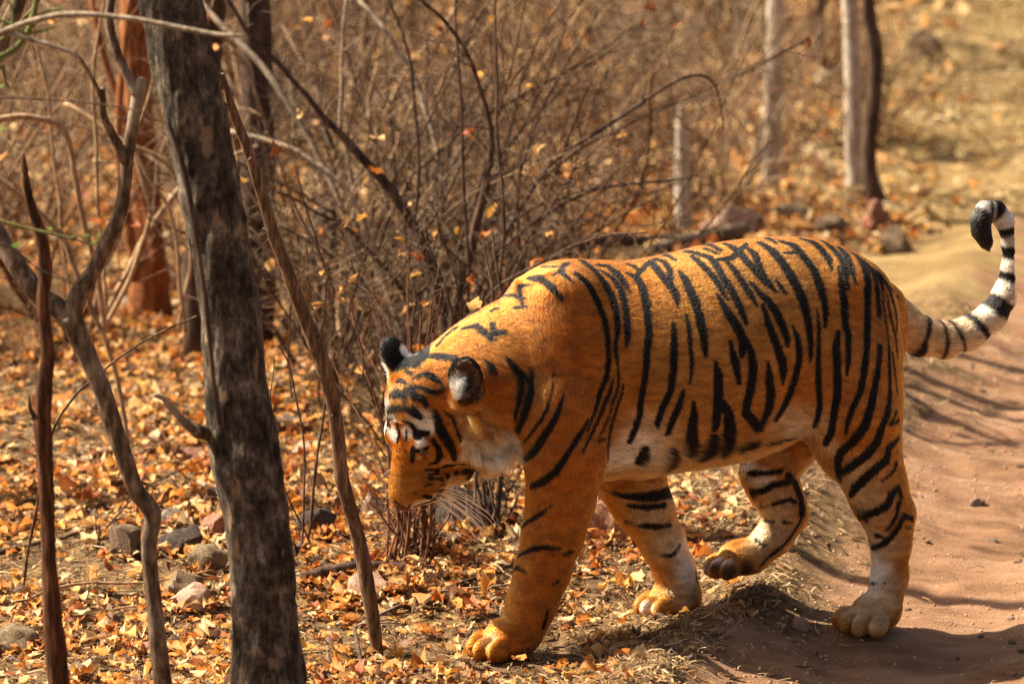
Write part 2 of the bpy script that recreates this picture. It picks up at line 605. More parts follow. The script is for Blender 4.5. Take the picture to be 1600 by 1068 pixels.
# the big grey leaning trunk in front
r = np.random.default_rng(11)
t = tree_root('tree', 'thick grey leaning tree trunk standing in front of the forest at the left', 'tree', None)
P, R = path([(418, 1068, 118), (416, 1010, 112), (413, 940, 110), (408, 880, 108), (398, 800, 106), (386, 720, 106), (377, 660, 106), (370, 600, 102), (364, 540, 100), (357, 480, 96), (347, 400, 92), (332, 320, 92), (317, 240, 94), (300, 160, 96), (284, 90, 98), (268, 10, 99), (252, -60, 100)], (-1.20, -1.15), 260)
P, R = to_foot(P, R)
up = wander(r, P[-1], nz(P[-1] - P[-6]), 1.7, 14, .05, np.array([-.1, .1, .1]))[1:]
P = np.concatenate([P, up]); R = np.concatenate([R, np.linspace(R[-1], .05, len(up))])
mb = MB(); mb.tube(P, R, 96, .17, 3.0); tk = mb.build('trunk', M_GREY, t)
for px, Yp, nm, mt in (([(335, 676, 30), (322, 676, 24), (312, 675, 21), (306, 674, 17)], (-1.18, -1.26), 'branch_stub', M_DARK),
                       ([(308, 674, 15), (296, 666, 14), (280, 650, 12), (266, 635, 11), (254, 621, 9), (240, 617, 6)], (-1.26, -1.31), 'broken_branch', M_LIMB),
                       ([(345, 664, 9), (334, 600, 9), (328, 540, 8), (321, 470, 9), (311, 400, 9), (300, 330, 10), (286, 260, 10), (268, 205, 8), (258, 180, 5)], (-1.262, -1.235), 'clinging_stem', M_DARK)):
    Q, RR = path(px, Yp, 22)
    mb = MB(); mb.tube(Q, RR, 10, .18, 1.0); mb.build(nm, mt, t)
crown(t, r, [(P[-1], nz(P[-1] - P[-4]), .05), (P[-6], np.array([.5, .3, .6]), .035)], 1.5, M_LIMB, leaves=90)
settle(t, P[0])

# the thin forked tree
t = tree_root('tree', 'slender crooked tree with forked pale brown limbs left of the thick trunk', 'tree', None)
P, R = path([(256, 1075, 29), (249, 1020, 28), (243, 960, 27), (236, 900, 25), (233, 850, 25), (239, 808, 27), (228, 785, 28), (212, 765, 27), (194, 715, 28), (176, 660, 29), (158, 605, 30), (139, 560, 31), (121, 520, 34), (108, 492, 36)], (-.98, -1.0), 70)
trunk_top = P[-1]
P, R = to_foot(P, R, 1.2)
mb = MB(); mb.tube(P, R, 18, .10, 5.0); mb.build('trunk', M_LIMB, t)
for px, Yp in (([(116, 505, 34), (90, 480, 32), (62, 462, 31), (38, 432, 30), (15, 395, 27), (-10, 350, 26), (-40, 290, 24), (-60, 210, 22)], (-1.0, -.95)),
               ([(110, 500, 34), (122, 460, 28), (145, 425, 25), (168, 378, 24), (185, 340, 22), (194, 300, 21), (198, 255, 21), (206, 205, 20), (213, 165, 21), (218, 140, 24), (222, 122, 12)], (-1.0, -1.02)),
               ([(216, 150, 20), (203, 125, 17), (188, 95, 15), (176, 62, 14), (170, 30, 13), (176, -10, 12), (184, -60, 11)], (-1.02, -1.0)),
               ([(195, 250, 18), (184, 225, 16), (170, 200, 15), (161, 178, 13), (160, 150, 13), (160, 138, 9)], (-1.02, -1.05)),
               ([(163, 165, 8), (152, 138, 7), (138, 112, 6), (128, 96, 6), (122, 88, 4)], (-1.05, -1.07))):
    Q, RR = path(px, Yp, 26)
    mb = MB(); mb.tube(Q, RR, 12, .12, 2.0); mb.build('branch', M_LIMB, t)
crown(t, r, [(at(184, -60, -1.0), np.array([.1, .2, 1]), .02), (at(-60, 210, -.95), np.array([-.2, .2, 1]), .03)], 1.1, M_LIMB, leaves=40)
settle(t, P[0])

# the ragged reddish dead stem
t = tree_root('dead_tree', 'ragged reddish brown dead stem with a broken top at the far left', 'dead tree', None)
P, R = path([(92, 1075, 33), (86, 1010, 32), (80, 950, 28), (77, 880, 27), (75, 800, 25), (70, 720, 24), (66, 660, 27), (68, 610, 27), (74, 560, 22), (70, 510, 18), (67, 470, 18), (71, 420, 21), (64, 370, 19), (50, 325, 15), (42, 290, 13), (38, 258, 9), (36, 240, 3)], (-1.12, -1.16), 80)
P, R = to_foot(P, R, 1.2)
mb = MB(); mb.tube(P, R, 14, .34, 8.0); mb.build('trunk', M_RED, t)
mb = MB(); Q, RR = path([(56, 655, 12), (48, 640, 9), (46, 625, 5), (47, 615, 2)], -1.17, 8); mb.tube(Q, RR, 8, .2, 1); mb.build('stub', M_RED, t)
settle(t, P[0])

# the leaning sapling between the thick trunk and the tiger
t = tree_root('sapling', 'thin leaning bare sapling between the thick grey trunk and the tiger', 'sapling', None)
P, R = path([(588, 1005, 21), (582, 960, 24), (572, 900, 24), (560, 840, 22), (546, 790, 22), (533, 740, 23), (529, 690, 22), (522, 640, 22), (510, 590, 24), (495, 540, 28), (478, 500, 22), (464, 465, 21), (448, 420, 20), (430, 375, 19), (414, 320, 19), (400, 270, 18), (386, 230, 16), (370, 190, 15), (358, 155, 13), (347, 115, 7)], (-.06, -.30), 90)
P, R = to_foot(P, R, 1.1)
mb = MB(); mb.tube(P, R, 14, .15, 4.0); mb.build('trunk', M_SAPL, t)
for a, b in (((497, 535, 9), (503, 524, 5)), ((362, 165, 9), (350, 148, 4)), ((352, 132, 8), (347, 104, 4)), ((392, 245, 7), (398, 236, 4)), ((425, 362, 6), (412, 352, 3)), ((527, 660, 7), (517, 652, 3))):
    Q, RR = path([a, ((a[0] + b[0]) / 2 + 1, (a[1] + b[1]) / 2, (a[2] + b[2]) / 2), b], -.2, 5)
    f = (1005 - a[1]) / 890; Q[:, 1] = -.06 - .24 * f - .01
    mb = MB(); mb.tube(Q, RR, 6, .1); mb.build('stub', M_SAPL, t)
settle(t, P[0])


# ------------------------------------------------------------------ background trunks
def bg_tree(name, label, pts, Y, mat, extra=(), group=None, sides=12, crown_h=2.0, leaves=80, seed=0):
    r = np.random.default_rng(seed + 50)
    t = tree_root(name, label, 'tree', None, group)
    P, R = path(pts, Y, 40)
    P, R = to_foot(P, R, 1.3)
    if not crown_h:
        mb = MB(); mb.tube(P, R, sides, .12, seed); mb.build('trunk', mat, t)
        settle(t, P[0])
        return t
    up = wander(r, P[-1], nz(P[-1] - P[-5]), 2.6, 12, .06, np.array([0, 0, .5]))[1:]
    P2 = np.concatenate([P, up]); R2 = np.concatenate([R, np.linspace(R[-1], R[-1] * .6, len(up))])
    mb = MB(); mb.tube(P2, R2, sides, .12, seed); mb.build('trunk', mat, t)
    for px, Yp in extra:
        Q, RR = path(px, Yp, 14); mb = MB(); mb.tube(Q, RR, 8, .1, seed); mb.build('branch', mat, t)
    crown(t, r, [(P2[-1], np.array([0, 0, 1.0]), R2[-1])], crown_h, M_TWIG, leaves=leaves)
    settle(t, P2[0])
    return t


bg_tree('tree', 'pale straight tree trunk behind the tiger\'s hips', [(1203, 330, 30), (1206, 250, 30), (1209, 150, 30), (1212, 60, 29), (1214, -20, 28)], 7.5, M_PALE, seed=1, crown_h=2.6)
bg_tree('tree', 'pale leaning tree trunk twinned with a dark stem beside the dirt road', [(1342, 345, 32), (1336, 270, 30), (1334, 170, 28), (1331, 80, 27), (1327, -20, 26)], 7.2, M_PALE, seed=2)
bg_tree('tree', 'dark stem leaning against the pale trunk beside the dirt road', [(1388, 362, 34), (1374, 320, 30), (1360, 280, 26), (1358, 220, 24), (1366, 150, 24), (1368, 90, 22), (1358, 20, 22), (1352, -30, 20)], 6.8, M_DARK, seed=3)
bg_tree('tree', 'short pale trunk among the brush above the tiger\'s back', [(1068, 350, 26), (1067, 300, 27), (1066, 240, 22), (1064, 190, 15), (1063, 165, 7)], 6.6, M_PALE, seed=4, crown_h=0)
bg_tree('tree', 'dark blurred trunk half hidden behind the thick grey trunk', [(398, 480, 62), (400, 400, 58), (402, 300, 56), (403, 200, 54), (400, 100, 52), (396, -20, 50)], 4.0, M_DARK, seed=5, crown_h=2.4, leaves=300)
bg_tree('tree', 'rusty red blurred trunk behind the forked tree', [(232, 440, 64), (230, 360, 52), (226, 260, 46), (216, 160, 44), (210, 60, 46), (208, -20, 44)], 4.4, M_RUST, seed=6,
        extra=(([(250, 430, 20), (228, 320, 16), (200, 200, 13), (160, 80, 11), (140, -20, 9)], 4.3), ([(215, 440, 18), (198, 330, 15), (185, 230, 13), (190, 120, 12), (205, -20, 10)], 4.2)))
bg_tree('tree', 'brown tree trunk at the top of the far slope', [(1428, 40, 34), (1424, 10, 33), (1420, -30, 32)], 15.0, M_DARK, seed=7, leaves=0)
bg_tree('tree', 'slim brown tree added for shade deep in the thicket left of the twin trunks', [(1285, 262, 20), (1288, 150, 19), (1282, 40, 18), (1284, -20, 18)], 10.6, M_DARK, seed=9, crown_h=3.0)  # added so its tall crown throws shade bands on the slope
bg_tree('tree', 'slim dark tree added for shade far back in the thicket', [(1150, 215, 18), (1146, 100, 17), (1150, -20, 16)], 12.0, M_DARK, seed=10, crown_h=3.0)  # added so the twiggy crown shadows merge into bands
bg_tree('tree', 'thin trunk far back in the thicket straight above the tiger\'s shoulder', [(800, 215, 18), (796, 100, 17), (800, -20, 16)], 11.3, M_DARK, seed=12, crown_h=1.7, leaves=700)  # added with a leafy crown to shade the far slope
bg_tree('tree', 'thin trunk far back in the thicket above the tiger\'s ears', [(640, 215, 18), (646, 100, 17), (640, -20, 16)], 11.8, M_DARK, seed=13, crown_h=1.7, leaves=700)  # second leafy crown added to shade the far slope
def shade_tree(label, shade_px, shade_py, h, seed, leaves=1500):
    """an added leafy dry tree standing where its crown, h above the ground, throws the shade seen at a photo point"""
    g = on_ground(shade_px, shade_py)
    c = g + SUN_DIR / SUN_DIR[2] * h
    r = np.random.default_rng(seed)
    t = tree_root('tree', label, 'tree', None)
    z0 = g1(c[0], c[1])
    P = np.linspace([c[0] - .15, c[1], z0 - .05], [c[0], c[1], z0 + h - .5], 16) + (r.random((16, 3)) - .5) * .03
    mb = MB(); mb.tube(P, np.linspace(.055, .035, 16), 10, .12, seed); mb.build('trunk', M_DARK, t)
    crown(t, r, [(P[-1], np.array([.3, .1, .25]), .035), (P[-3], np.array([-.3, -.1, .25]), .03)], 1.0, M_TWIG, leaves=leaves)
    settle(t, P[0])


shade_tree('added dry-leaved shade tree far back in the thicket behind the twin trunks', 1500, 205, 3.2, 71, 600)
shade_tree('added dry-leaved shade tree at the back of the thicket', 1600, 245, 2.8, 73, 220)
shade_tree('added slim dry-leaved shade tree in the brush left of the dirt road', 1540, 640, 2.9, 74, 260)
# an unseen bare tree added left of the view to dapple the clearing
bg_tree('tree', 'unseen bare spreading tree added to dapple the clearing', [(-160, 800, 90), (-150, 650, 80), (-140, 500, 74), (-120, 300, 66), (-110, 100, 60), (-100, -60, 56)], 1.6, M_LIMB, seed=8, crown_h=2.2, leaves=160)


# ------------------------------------------------------------------ bare brush
def shrub_proto(seed, n=9, height=1.5, mat=None, leaves=5, spread=.55, twig_len=.42, rad=.0085, density=7):
    r = np.random.default_rng(seed)
    t = empty('bare_shrub', (0, 0, 0))
    st, tw, tips = MB(), MB(), []
    for k in range(n):
        a = r.random() * 6.283
        d = nz([math.cos(a) * spread * r.uniform(.2, 1.2), math.sin(a) * spread * r.uniform(.2, 1.2), 1])
        L0 = height * r.uniform(.6, 1.15)
        Q = wander(r, [math.cos(a) * .05 * r.random(), math.sin(a) * .05 * r.random(), -.05], d, L0, 9, .13, np.array([math.cos(a) * .4, math.sin(a) * .4, -.15]))
        rr = rad * r.uniform(.6, 1.3)
        st.tube(Q, np.linspace(rr, rr * .3, len(Q)), 4)
        twiggy(tw, r, Q, rr, density, twig_len, 2, .9, 3, tips, np.array([0, 0, .05]), .0015)
    st.build('stems', mat or M_TWIG, t)
    tw.build('twigs', mat or M_TWIG, t)['kind'] = 'stuff'
    if leaves:
        tips = np.array(tips)
        pos = tips[r.integers(0, len(tips), leaves)]
        cols = np.array(LEAF_COL)[r.integers(0, 6, leaves)]
        lf = scatter('leaves', LEAF_T, pos, r.uniform(.03, .055, leaves), 1.2, M_LEAVES, cols, t, r)
        lf['kind'] = 'stuff'
    return t


def copy_thing(o, loc, rz, sc, label=None):
    c = o.copy(); COL.objects.link(c)
    c.location = loc; c.rotation_euler = (0, 0, rz); c.scale = (sc, sc, sc)
    if label: c['label'] = label
    for ch in o.children:
        d = ch.copy(); COL.objects.link(d); d.parent = c
    return c


r = np.random.default_rng(21)
protos = []
for k in range(7):
    m = (M_TWIG, M_TWIG_TAN, M_TWIG_RED, M_TWIG_TAN, M_TWIG, M_TWIG_GREY, M_TWIG_TAN)[k]
    protos.append(shrub_proto(100 + k, 9 + k % 3, (1.5, 1.3, 1.7, 1.4, 1.6, 1.2, 1.1)[k], m, 3, density=(6, 7, 6, 5, 7, 7, 6)[k]))
# far brush that reads as one thicket: Y and photo column
spots = []
for Y in np.concatenate([np.arange(3.4, 9, .62), np.arange(9, 17, .8)]):
    w = 1600.0
    n = int(6 + .40 * Y)
    for k in range(n):
        px = r.uniform(-330, 1400 if Y > 8.5 else (1290 if Y > 6.2 else 900))
        if Y < 5.2 and 880 < px: continue
        if Y < 5.4 and (110 < px < 335 or 350 < px < 450): continue
        spots.append((px, Y + r.uniform(-.3, .3)))
for px in (1425, 1500, 1560, 1620):
    spots.append((px, 15.5 + r.uniform(-.5, .8)))
FAR_LABELS = [('bare dark brown shrub in the blurred thicket of the background', 'dark brown shrubs of the thicket'), ('bare straw coloured shrub in the blurred thicket of the background', 'straw coloured shrubs of the thicket'), ('bare reddish shrub in the blurred thicket of the background', 'reddish shrubs of the thicket'), ('bare grey shrub in the blurred thicket of the background', 'grey shrubs of the thicket')]
KIND_OF = (0, 1, 2, 1, 0, 3, 1)
for i, (px, Y) in enumerate(spots):
    x = (px - 800) / F * (Y + 10) * 1.02
    p = protos[i] if i < len(protos) else protos[i % len(protos)]
    loc, rz, sc = (x, Y, g1(x, Y)), r.random() * 6.28, r.uniform(.75, 1.15)
    if i < len(protos):
        p.location = loc; p.rotation_euler = (0, 0, rz); p.scale = (sc, sc, sc); c = p
    else:
        c = copy_thing(p, loc, rz, sc)
    tag(c, FAR_LABELS[KIND_OF[i % len(protos)]][0], 'shrub', FAR_LABELS[KIND_OF[i % len(protos)]][1])
# @@END env


# @@SECTION litter
# ------------------------------------------------------------------ nearer brush, built stem by stem
def stemmed(name, label, cat, paths, mat, density=5, tl_=.3, seed=0, sides=6, twmat=None, group=None, leaves=0, part='stem', lev=1, minr=.0014):
    """a plant whose stems follow photo paths [(px, py, width)], each with its own side twigs"""
    r = np.random.default_rng(seed)
    t = tree_root(name, label, cat, None, group)
    tw, tips, foot = MB(), [], None
    for pts, Y in paths:
        P, R = path(pts, Y, max(14, len(pts) * 5))
        if P[0][2] < g1(P[0][0], P[0][1]) + .5 and foot is None:
            P, R = to_foot(P, R, 1.1)
            foot = P[0]
        P[1:] += (hash_noise(P[1:] + seed, 9.0) - .5)[:, None] * .02 * np.array([1, .6, .4])
        mb = MB(); mb.tube(P, R, sides, .08, seed); mb.build(part, mat, t)
        if density: twiggy(tw, r, P, R.mean(), density, tl_, lev, .9, 3, tips, np.array([0, 0, .1]), minr)
    if tw.n: tw.build('twigs', twmat or mat, t)['kind'] = 'stuff'
    if leaves and tips:
        tips = np.array(tips)
        pos = tips[r.integers(0, len(tips), leaves)]
        lf = scatter('leaves', LEAF_T, pos, r.uniform(.03, .055, leaves), 1.2, M_LEAVES, np.array(LEAF_COL)[r.integers(0, 6, leaves)], t, r)
        lf['kind'] = 'stuff'
    settle(t, foot if foot is not None else P[0])
    return t


stemmed('bare_shrub', 'tall bare shrub with dark arching stems rising above the tiger\'s neck', 'shrub',
        [([(700, 640, 24), (695, 520, 22), (668, 400, 19), (610, 300, 16), (545, 225, 13), (470, 140, 8.2), (400, 60, 7.5), (340, -20, 6.1)], 2.6),
         ([(705, 640, 22), (712, 480, 19), (752, 330, 14), (768, 240, 11), (762, 185, 7.5), (738, 105, 6.8), (702, 45, 6.1), (648, -5, 5.4)], (2.6, 2.3)),
         ([(700, 640, 9.5), (735, 480, 8.2), (785, 390, 7.5), (860, 330, 6.1), (945, 292, 5.4), (1040, 283, 4.1), (1090, 275, 2.7)], (2.6, 3.0)),
         ([(698, 640, 9.5), (760, 430, 7.5), (850, 270, 6.8), (960, 190, 6.1), (1050, 130, 5.4), (1098, 118, 4.8), (1120, 145, 3.4), (1128, 205, 2.7)], (2.6, 3.1)),
         ([(690, 640, 9.5), (640, 480, 8.2), (570, 380, 6.8), (500, 335, 5.4), (430, 300, 4.1)], (2.6, 2.2)),
         ([(720, 640, 7.5), (730, 420, 6.1), (722, 200, 5.4), (712, -20, 4.1)], 2.5), ([(770, 640, 6.1), (784, 420, 5.4), (778, 200, 4.8), (776, -20, 3.4)], 2.2),
         ([(660, 640, 7.5), (640, 430, 6.1), (655, 250, 5.4), (640, 90, 4.8), (600, -20, 3.4)], 2.8), ([(740, 640, 7.5), (812, 440, 6.1), (806, 300, 4.8), (850, 160, 3.4), (910, 60, 2.7)], 2.7)],
        M_DARK, density=8, tl_=.34, seed=31, twmat=M_TWIG, leaves=26, lev=2)
stemmed('bare_shrub', 'pale dead shrub with leaning bleached stems behind the sapling', 'shrub',
        [([(640, 560, 10.9), (560, 400, 10.2), (500, 250, 9.5), (430, 130, 10.9), (360, 55, 10.2), (310, 0, 8.8)], (3.0, 3.4)), ([(640, 560, 9.5), (560, 330, 8.2), (480, 250, 8.8), (430, 222, 8.2), (360, 205, 7.5)], (3.0, 3.2)),
         ([(650, 560, 8.2), (690, 330, 8.2), (670, 180, 8.2), (620, 80, 6.8), (560, 0, 6.1)], (3.2, 3.6)), ([(640, 560, 8.2), (590, 420, 6.8), (548, 300, 6.1), (530, 120, 5.4), (545, -20, 4.1)], (3.0, 3.2))],
        M_TWIG_GREY, density=3, tl_=.3, seed=32, leaves=6)
stemmed('bare_shrub', 'tangle of bleached and rusty stems at the left behind the forked tree', 'shrub',
        [([(160, 520, 8.2), (110, 400, 9.5), (60, 330, 10.9), (-20, 270, 11.6)], 2.2), ([(165, 520, 9.5), (150, 420, 9.5), (130, 330, 8.8), (100, 210, 10.2), (50, 183, 10.9), (-20, 190, 11.6)], (2.6, 2.4)), ([(160, 520, 8.2), (230, 360, 7.5), (215, 250, 9.5), (160, 200, 9.5), (100, 160, 8.2)], (2.6, 2.8)),
         ([(150, 520, 8.8), (250, 330, 8.8), (330, 260, 8.2), (400, 230, 6.8)], (2.8, 3.4)), ([(140, 520, 6.1), (200, 260, 5.4), (260, 60, 4.8), (290, -30, 4.1)], 3.0), ([(120, 520, 6.1), (90, 300, 5.4), (70, 120, 4.8), (40, -30, 4.1)], 2.9), ([(170, 520, 6.1), (150, 260, 6.1), (145, 110, 5.4), (165, -20, 4.1)], 2.7),
         ([(290, 520, 6.1), (270, 350, 6.1), (235, 280, 6.1), (200, 210, 5.4)], 2.6), ([(280, 520, 6.8), (300, 330, 6.1), (250, 250, 8.2), (190, 220, 8.2)], 2.9)],
        M_TWIG_TAN, density=3, tl_=.36, seed=33, twmat=M_TWIG_RED, leaves=16, lev=2)
r = np.random.default_rng(44)
chin = []
for k in range(48):                                     # stalks behind the chin: short broken ones and long whips
    bx, by = 640 + r.normal() * 16, 872 + r.normal() * 7
    long_ = k % 2 == 0
    tx, ty = (r.uniform(500, 760), r.uniform(380, 560)) if long_ else (bx + r.normal() * 45, by - r.uniform(70, 190))
    mx, my = bx + (tx - bx) * .35 + r.normal() * 12, by + (ty - by) * .5
    Y0 = .72 + r.normal() * .05
    w = r.uniform(2.2, 5.0)
    chin.append(([(bx, by, w * 1.2), (mx, my, w), (tx, ty, w * .5)], (Y0, Y0 + (.25 if long_ else .1) * r.normal() + .12)))
stemmed('bare_shrub', 'low dry shrub of stiff brown stalks under the tiger\'s muzzle', 'shrub', chin, M_TWIG_RED, density=9, tl_=.15, seed=34, sides=5, twmat=M_TWIG, leaves=14, lev=2, minr=.0009)
tangle = []
for k in range(16):
    bx, by = 770 + r.normal() * 22, 815 + r.normal() * 8
    tx, ty = (r.uniform(560, 800), r.uniform(330, 520)) if k % 2 == 0 else (bx + r.normal() * 40, by - r.uniform(60, 120))
    Y0 = 1.0 + r.normal() * .08
    w = r.uniform(3.5, 7)
    tangle.append(([(bx, by, w * 1.2), (bx + (tx - bx) * .3 + r.normal() * 10, by + (ty - by) * .5, w), (tx, ty, w * .45)], (Y0, Y0 + .2)))
stemmed('bare_shrub', 'dry twiggy shrub behind the tiger\'s chest and neck', 'shrub', tangle, M_TWIG, density=9, tl_=.22, seed=35, sides=5, twmat=M_TWIG, leaves=18, lev=2, minr=.0009)
whips = []
for k in range(12):
    bx, by = 520 + r.normal() * 40, 640 + r.normal() * 20
    tx, ty = r.uniform(420, 700), r.uniform(250, 470)
    w = r.uniform(3, 6)
    whips.append(([(bx, by, w), (bx + (tx - bx) * .4 + r.normal() * 20, by + (ty - by) * .55, w * .8), (tx, ty, w * .4)], (2.2 + r.normal() * .3, 1.4)))
stemmed('bare_shrub', 'thin whippy shrub with curling twigs between the sapling and the tiger\'s ears', 'shrub', whips, M_TWIG, density=8, tl_=.25, seed=36, sides=5, leaves=16, lev=2, minr=.0009)
stemmed('bare_sapling', 'three thin dark whips rising beside the right edge of the thick trunk', 'sapling',
        [([(480, 850, 6), (492, 740, 5), (508, 650, 4), (520, 580, 3)], .8), ([(472, 850, 4), (478, 700, 3.5), (455, 590, 3), (435, 540, 2)], .7), ([(485, 850, 4), (455, 790, 3), (430, 700, 2.5), (424, 560, 2)], .75)], M_TWIG, density=3, tl_=.12, seed=37, sides=5, minr=.0008)
stemmed('bare_sapling', 'long dark twig slanting up toward the thick trunk from the left', 'sapling',
        [([(62, 735, 5), (100, 640, 4.5), (160, 580, 4), (230, 530, 3.5), (306, 494, 2.5)], (.4, -.6))], M_TWIG, density=4, tl_=.1, seed=38, sides=5, minr=.0008)
for k, (px, Y, sc) in enumerate(((610, 2.4, .8), (700, 3.3, 1.0), (800, 3.0, .9), (560, 3.6, 1.0), (880, 4.2, .95), (655, 4.4, 1.1))):
    x = (px - 800) / F * (Y + 10) * 1.02
    c = copy_thing(protos[(0, 4, 0, 4, 2, 0)[k]], (x, Y, g1(x, Y)), 1.1 * k, sc, ('dark twiggy shrub just above the tiger\'s far ear', 'dark twiggy shrub behind the tiger\'s neck', 'dark twiggy shrub behind the tiger\'s shoulder', 'dark shrub beside the leaning sapling\'s middle', 'reddish shrub behind the tiger\'s withers', 'large dark shrub rising between the sapling and the tiger\'s neck')[k])
    del c['group']; c['category'] = 'shrub'
# green thorny shrub leaning in from beyond the left edge
t = stemmed('thorny_shrub', 'green thorny shrub with a long pale branch reaching across the thick trunk', 'shrub',
            [([(-95, 1150, 22), (-90, 700, 18), (-75, 300, 15), (-45, 78, 12)], -1.5),
             ([(-45, 78, 11), (0, 52, 10), (60, 31, 9.5), (120, 22, 9), (200, 30, 8.5), (300, 47, 8), (350, 54, 7), (384, 54, 3)], (-1.5, -1.62)),
             ([(-60, 30, 9), (0, 52, 8), (50, 66, 7), (95, 78, 6.5), (122, 89, 4)], (-1.5, -1.55))], M_TWIG_GREY, density=0, part='branch', seed=39)
base = t.location.copy()
r = np.random.default_rng(40)
tw = MB(); tips = []
for pts in ([(-70, 120, 13), (-20, 98, 12), (18, 82, 11), (40, 58, 10), (52, 25, 10), (62, -30, 9)], [(-40, 20, 7), (10, 35, 6), (45, 52, 5), (90, 40, 3)], [(50, 30, 6), (75, 18, 5), (100, 12, 3)], [(-30, 70, 6), (5, 60, 5), (20, 30, 4), (12, -10, 3)], [(-20, 110, 7), (4, 105, 6), (8, 125, 5), (14, 140, 3)],
            [(-60, 330, 5), (0, 345, 5), (50, 358, 4.5), (110, 372, 4), (148, 383, 3)], [(110, 372, 3.5), (125, 368, 3), (140, 380, 2)], [(148, 383, 3), (155, 372, 2.5), (160, 362, 1.5)], [(-60, 150, 4), (20, 153, 3.5), (110, 158, 3), (190, 168, 2.6), (252, 182, 1.6)], [(-50, 375, 4), (10, 383, 3.4), (60, 420, 3), (130, 450, 2)]):
    P, R = path(pts, -1.5, 14)
    mb = MB(); mb.tube(P, R, 5, .05)
    o = mb.build('branch', M_GREEN if pts[0][2] != 4 else M_TWIG, t); o.location = -base
    if pts[0][1] < 140: twiggy(tw, r, P, .004, 26, .07, 2, 1.2, 3, tips, None, .0008)
for k in range(6):
    P, _ = path([(r.uniform(0, 90), r.uniform(-5, 45), 3), (r.uniform(20, 120), r.uniform(0, 60), 2)], -1.5, 6)
    twiggy(tw, r, P, .003, 30, .05, 1, 1.2, 3, tips, None, .0008)
o = tw.build('twigs', M_GREEN, t); o.location = -base; o['kind'] = 'stuff'
pos = np.array([at(a, b, -1.5) for a, b in ((2, 132), (4, 202), (78, 358), (133, 372), (152, 368), (22, 384), (28, 386), (8, 200), (150, 376))])
lf = scatter('green_leaves', LEAF_T, pos, np.full(len(pos), .014), 1.3, M_LEAVES, np.tile([.20, .30, .05], (len(pos), 1)), t, r)
lf.location = -base; lf['kind'] = 'stuff'


# ------------------------------------------------------------------ stones
def stone_mat(name, a, b_, c):
    m, nt, b, N, L = new_mat(name)
    co = N.new('ShaderNodeTexCoord')
    n = N.new('ShaderNodeTexNoise'); n.inputs['Scale'].default_value = 14; n.inputs['Detail'].default_value = 10; n.inputs['Roughness'].default_value = .7
    L.new(co.outputs['Object'], n.inputs['Vector'])
    r_ = N.new('ShaderNodeValToRGB'); e = r_.color_ramp.elements; e.new(.5)
    for k, (p, q) in enumerate(((.32, a), (.5, b_), (.68, c))):
        e[k].position = p; e[k].color = (*q, 1)
    L.new(n.outputs['Fac'], r_.inputs['Fac']); L.new(r_.outputs['Color'], b.inputs['Base Color'])
    b.inputs['Roughness'].default_value = .9; set_spec(b, .2)
    bp = N.new('ShaderNodeBump'); bp.inputs['Strength'].default_value = .6; bp.inputs['Distance'].default_value = .008
    n2 = N.new('ShaderNodeTexNoise'); n2.inputs['Scale'].default_value = 55; n2.inputs['Detail'].default_value = 8
    L.new(co.outputs['Object'], n2.inputs['Vector'])
    L.new(n2.outputs['Fac'], bp.inputs['Height']); L.new(bp.outputs['Normal'], b.inputs['Normal'])
    return m


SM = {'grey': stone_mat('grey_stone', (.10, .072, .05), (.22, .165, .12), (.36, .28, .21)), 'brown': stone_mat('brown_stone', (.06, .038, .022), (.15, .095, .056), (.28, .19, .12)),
      'red': stone_mat('red_stone', (.16, .066, .038), (.30, .14, .082), (.43, .235, .155)), 'pink': stone_mat('pink_stone', (.22, .12, .075), (.38, .225, .145), (.52, .345, .24)),
      'dark': stone_mat('dark_stone', (.025, .017, .013), (.065, .045, .034), (.14, .10, .075)), 'olive': stone_mat('olive_stone', (.085, .056, .028), (.19, .13, .07), (.32, .23, .13)), 'pale': stone_mat('pale_stone', (.27, .19, .12), (.44, .32, .21), (.56, .44, .31))}


def stone_mesh(seed, sub=4, cuts=10, rough=.14):
    r = np.random.default_rng(seed)
    bm = bmesh.new(); bmesh.ops.create_icosphere(bm, subdivisions=sub, radius=1.0)
    V = np.array([v.co[:] for v in bm.verts])
    for _ in range(cuts):                              # flat broken faces
        n = nz(r.normal(size=3)); d = r.uniform(.45, .8)
        k = V @ n - d
        V -= np.clip(k, 0, None)[:, None] * n * .95
    V *= 1 + rough * (hash_noise(V + seed, 2.2) - .5)[:, None] * 2 + .3 * rough * (hash_noise(V + seed, 7.0) - .5)[:, None] * 2
    V = (V - (V.max(0) + V.min(0)) / 2) / (V.max(0) - V.min(0))
    for v, c in zip(bm.verts, V): v.co = c
    me = bpy.data.meshes.new('rock'); bm.to_mesh(me); bm.free()
    for p in me.polygons: p.use_smooth = True
    try: me.set_sharp_from_angle(angle=math.radians(26))
    except Exception: pass
    return me


def stone(label, px, py, w, h, kind, seed, name='rock', cat='rock', group=None, sink=.6, depth=.8):
    """px, py: the middle of the stone's foot in the photograph; w, h its size in photo pixels"""
    p = on_ground(px, py - h * .12)
    s = np.linalg.norm(p - CAM) / F
    W, H = w * s, h * s * (1 + sink)
    me = stone_mesh(seed, 4 if w > 25 else 3)
    me.materials.append(SM[kind])
    o = link(bpy.data.objects.new(name, me))
    o.scale = (W, W * depth, H)
    o.location = (p[0], p[1] + W * depth * .3, p[2] + H * (.5 - sink / (1 + sink)))
    o.rotation_euler = (0, 0, (seed * .7) % .6 - .3)
    STONES.append((p[0], p[1] + W * depth * .3, W, depth))
    return tag(o, label, cat, group)


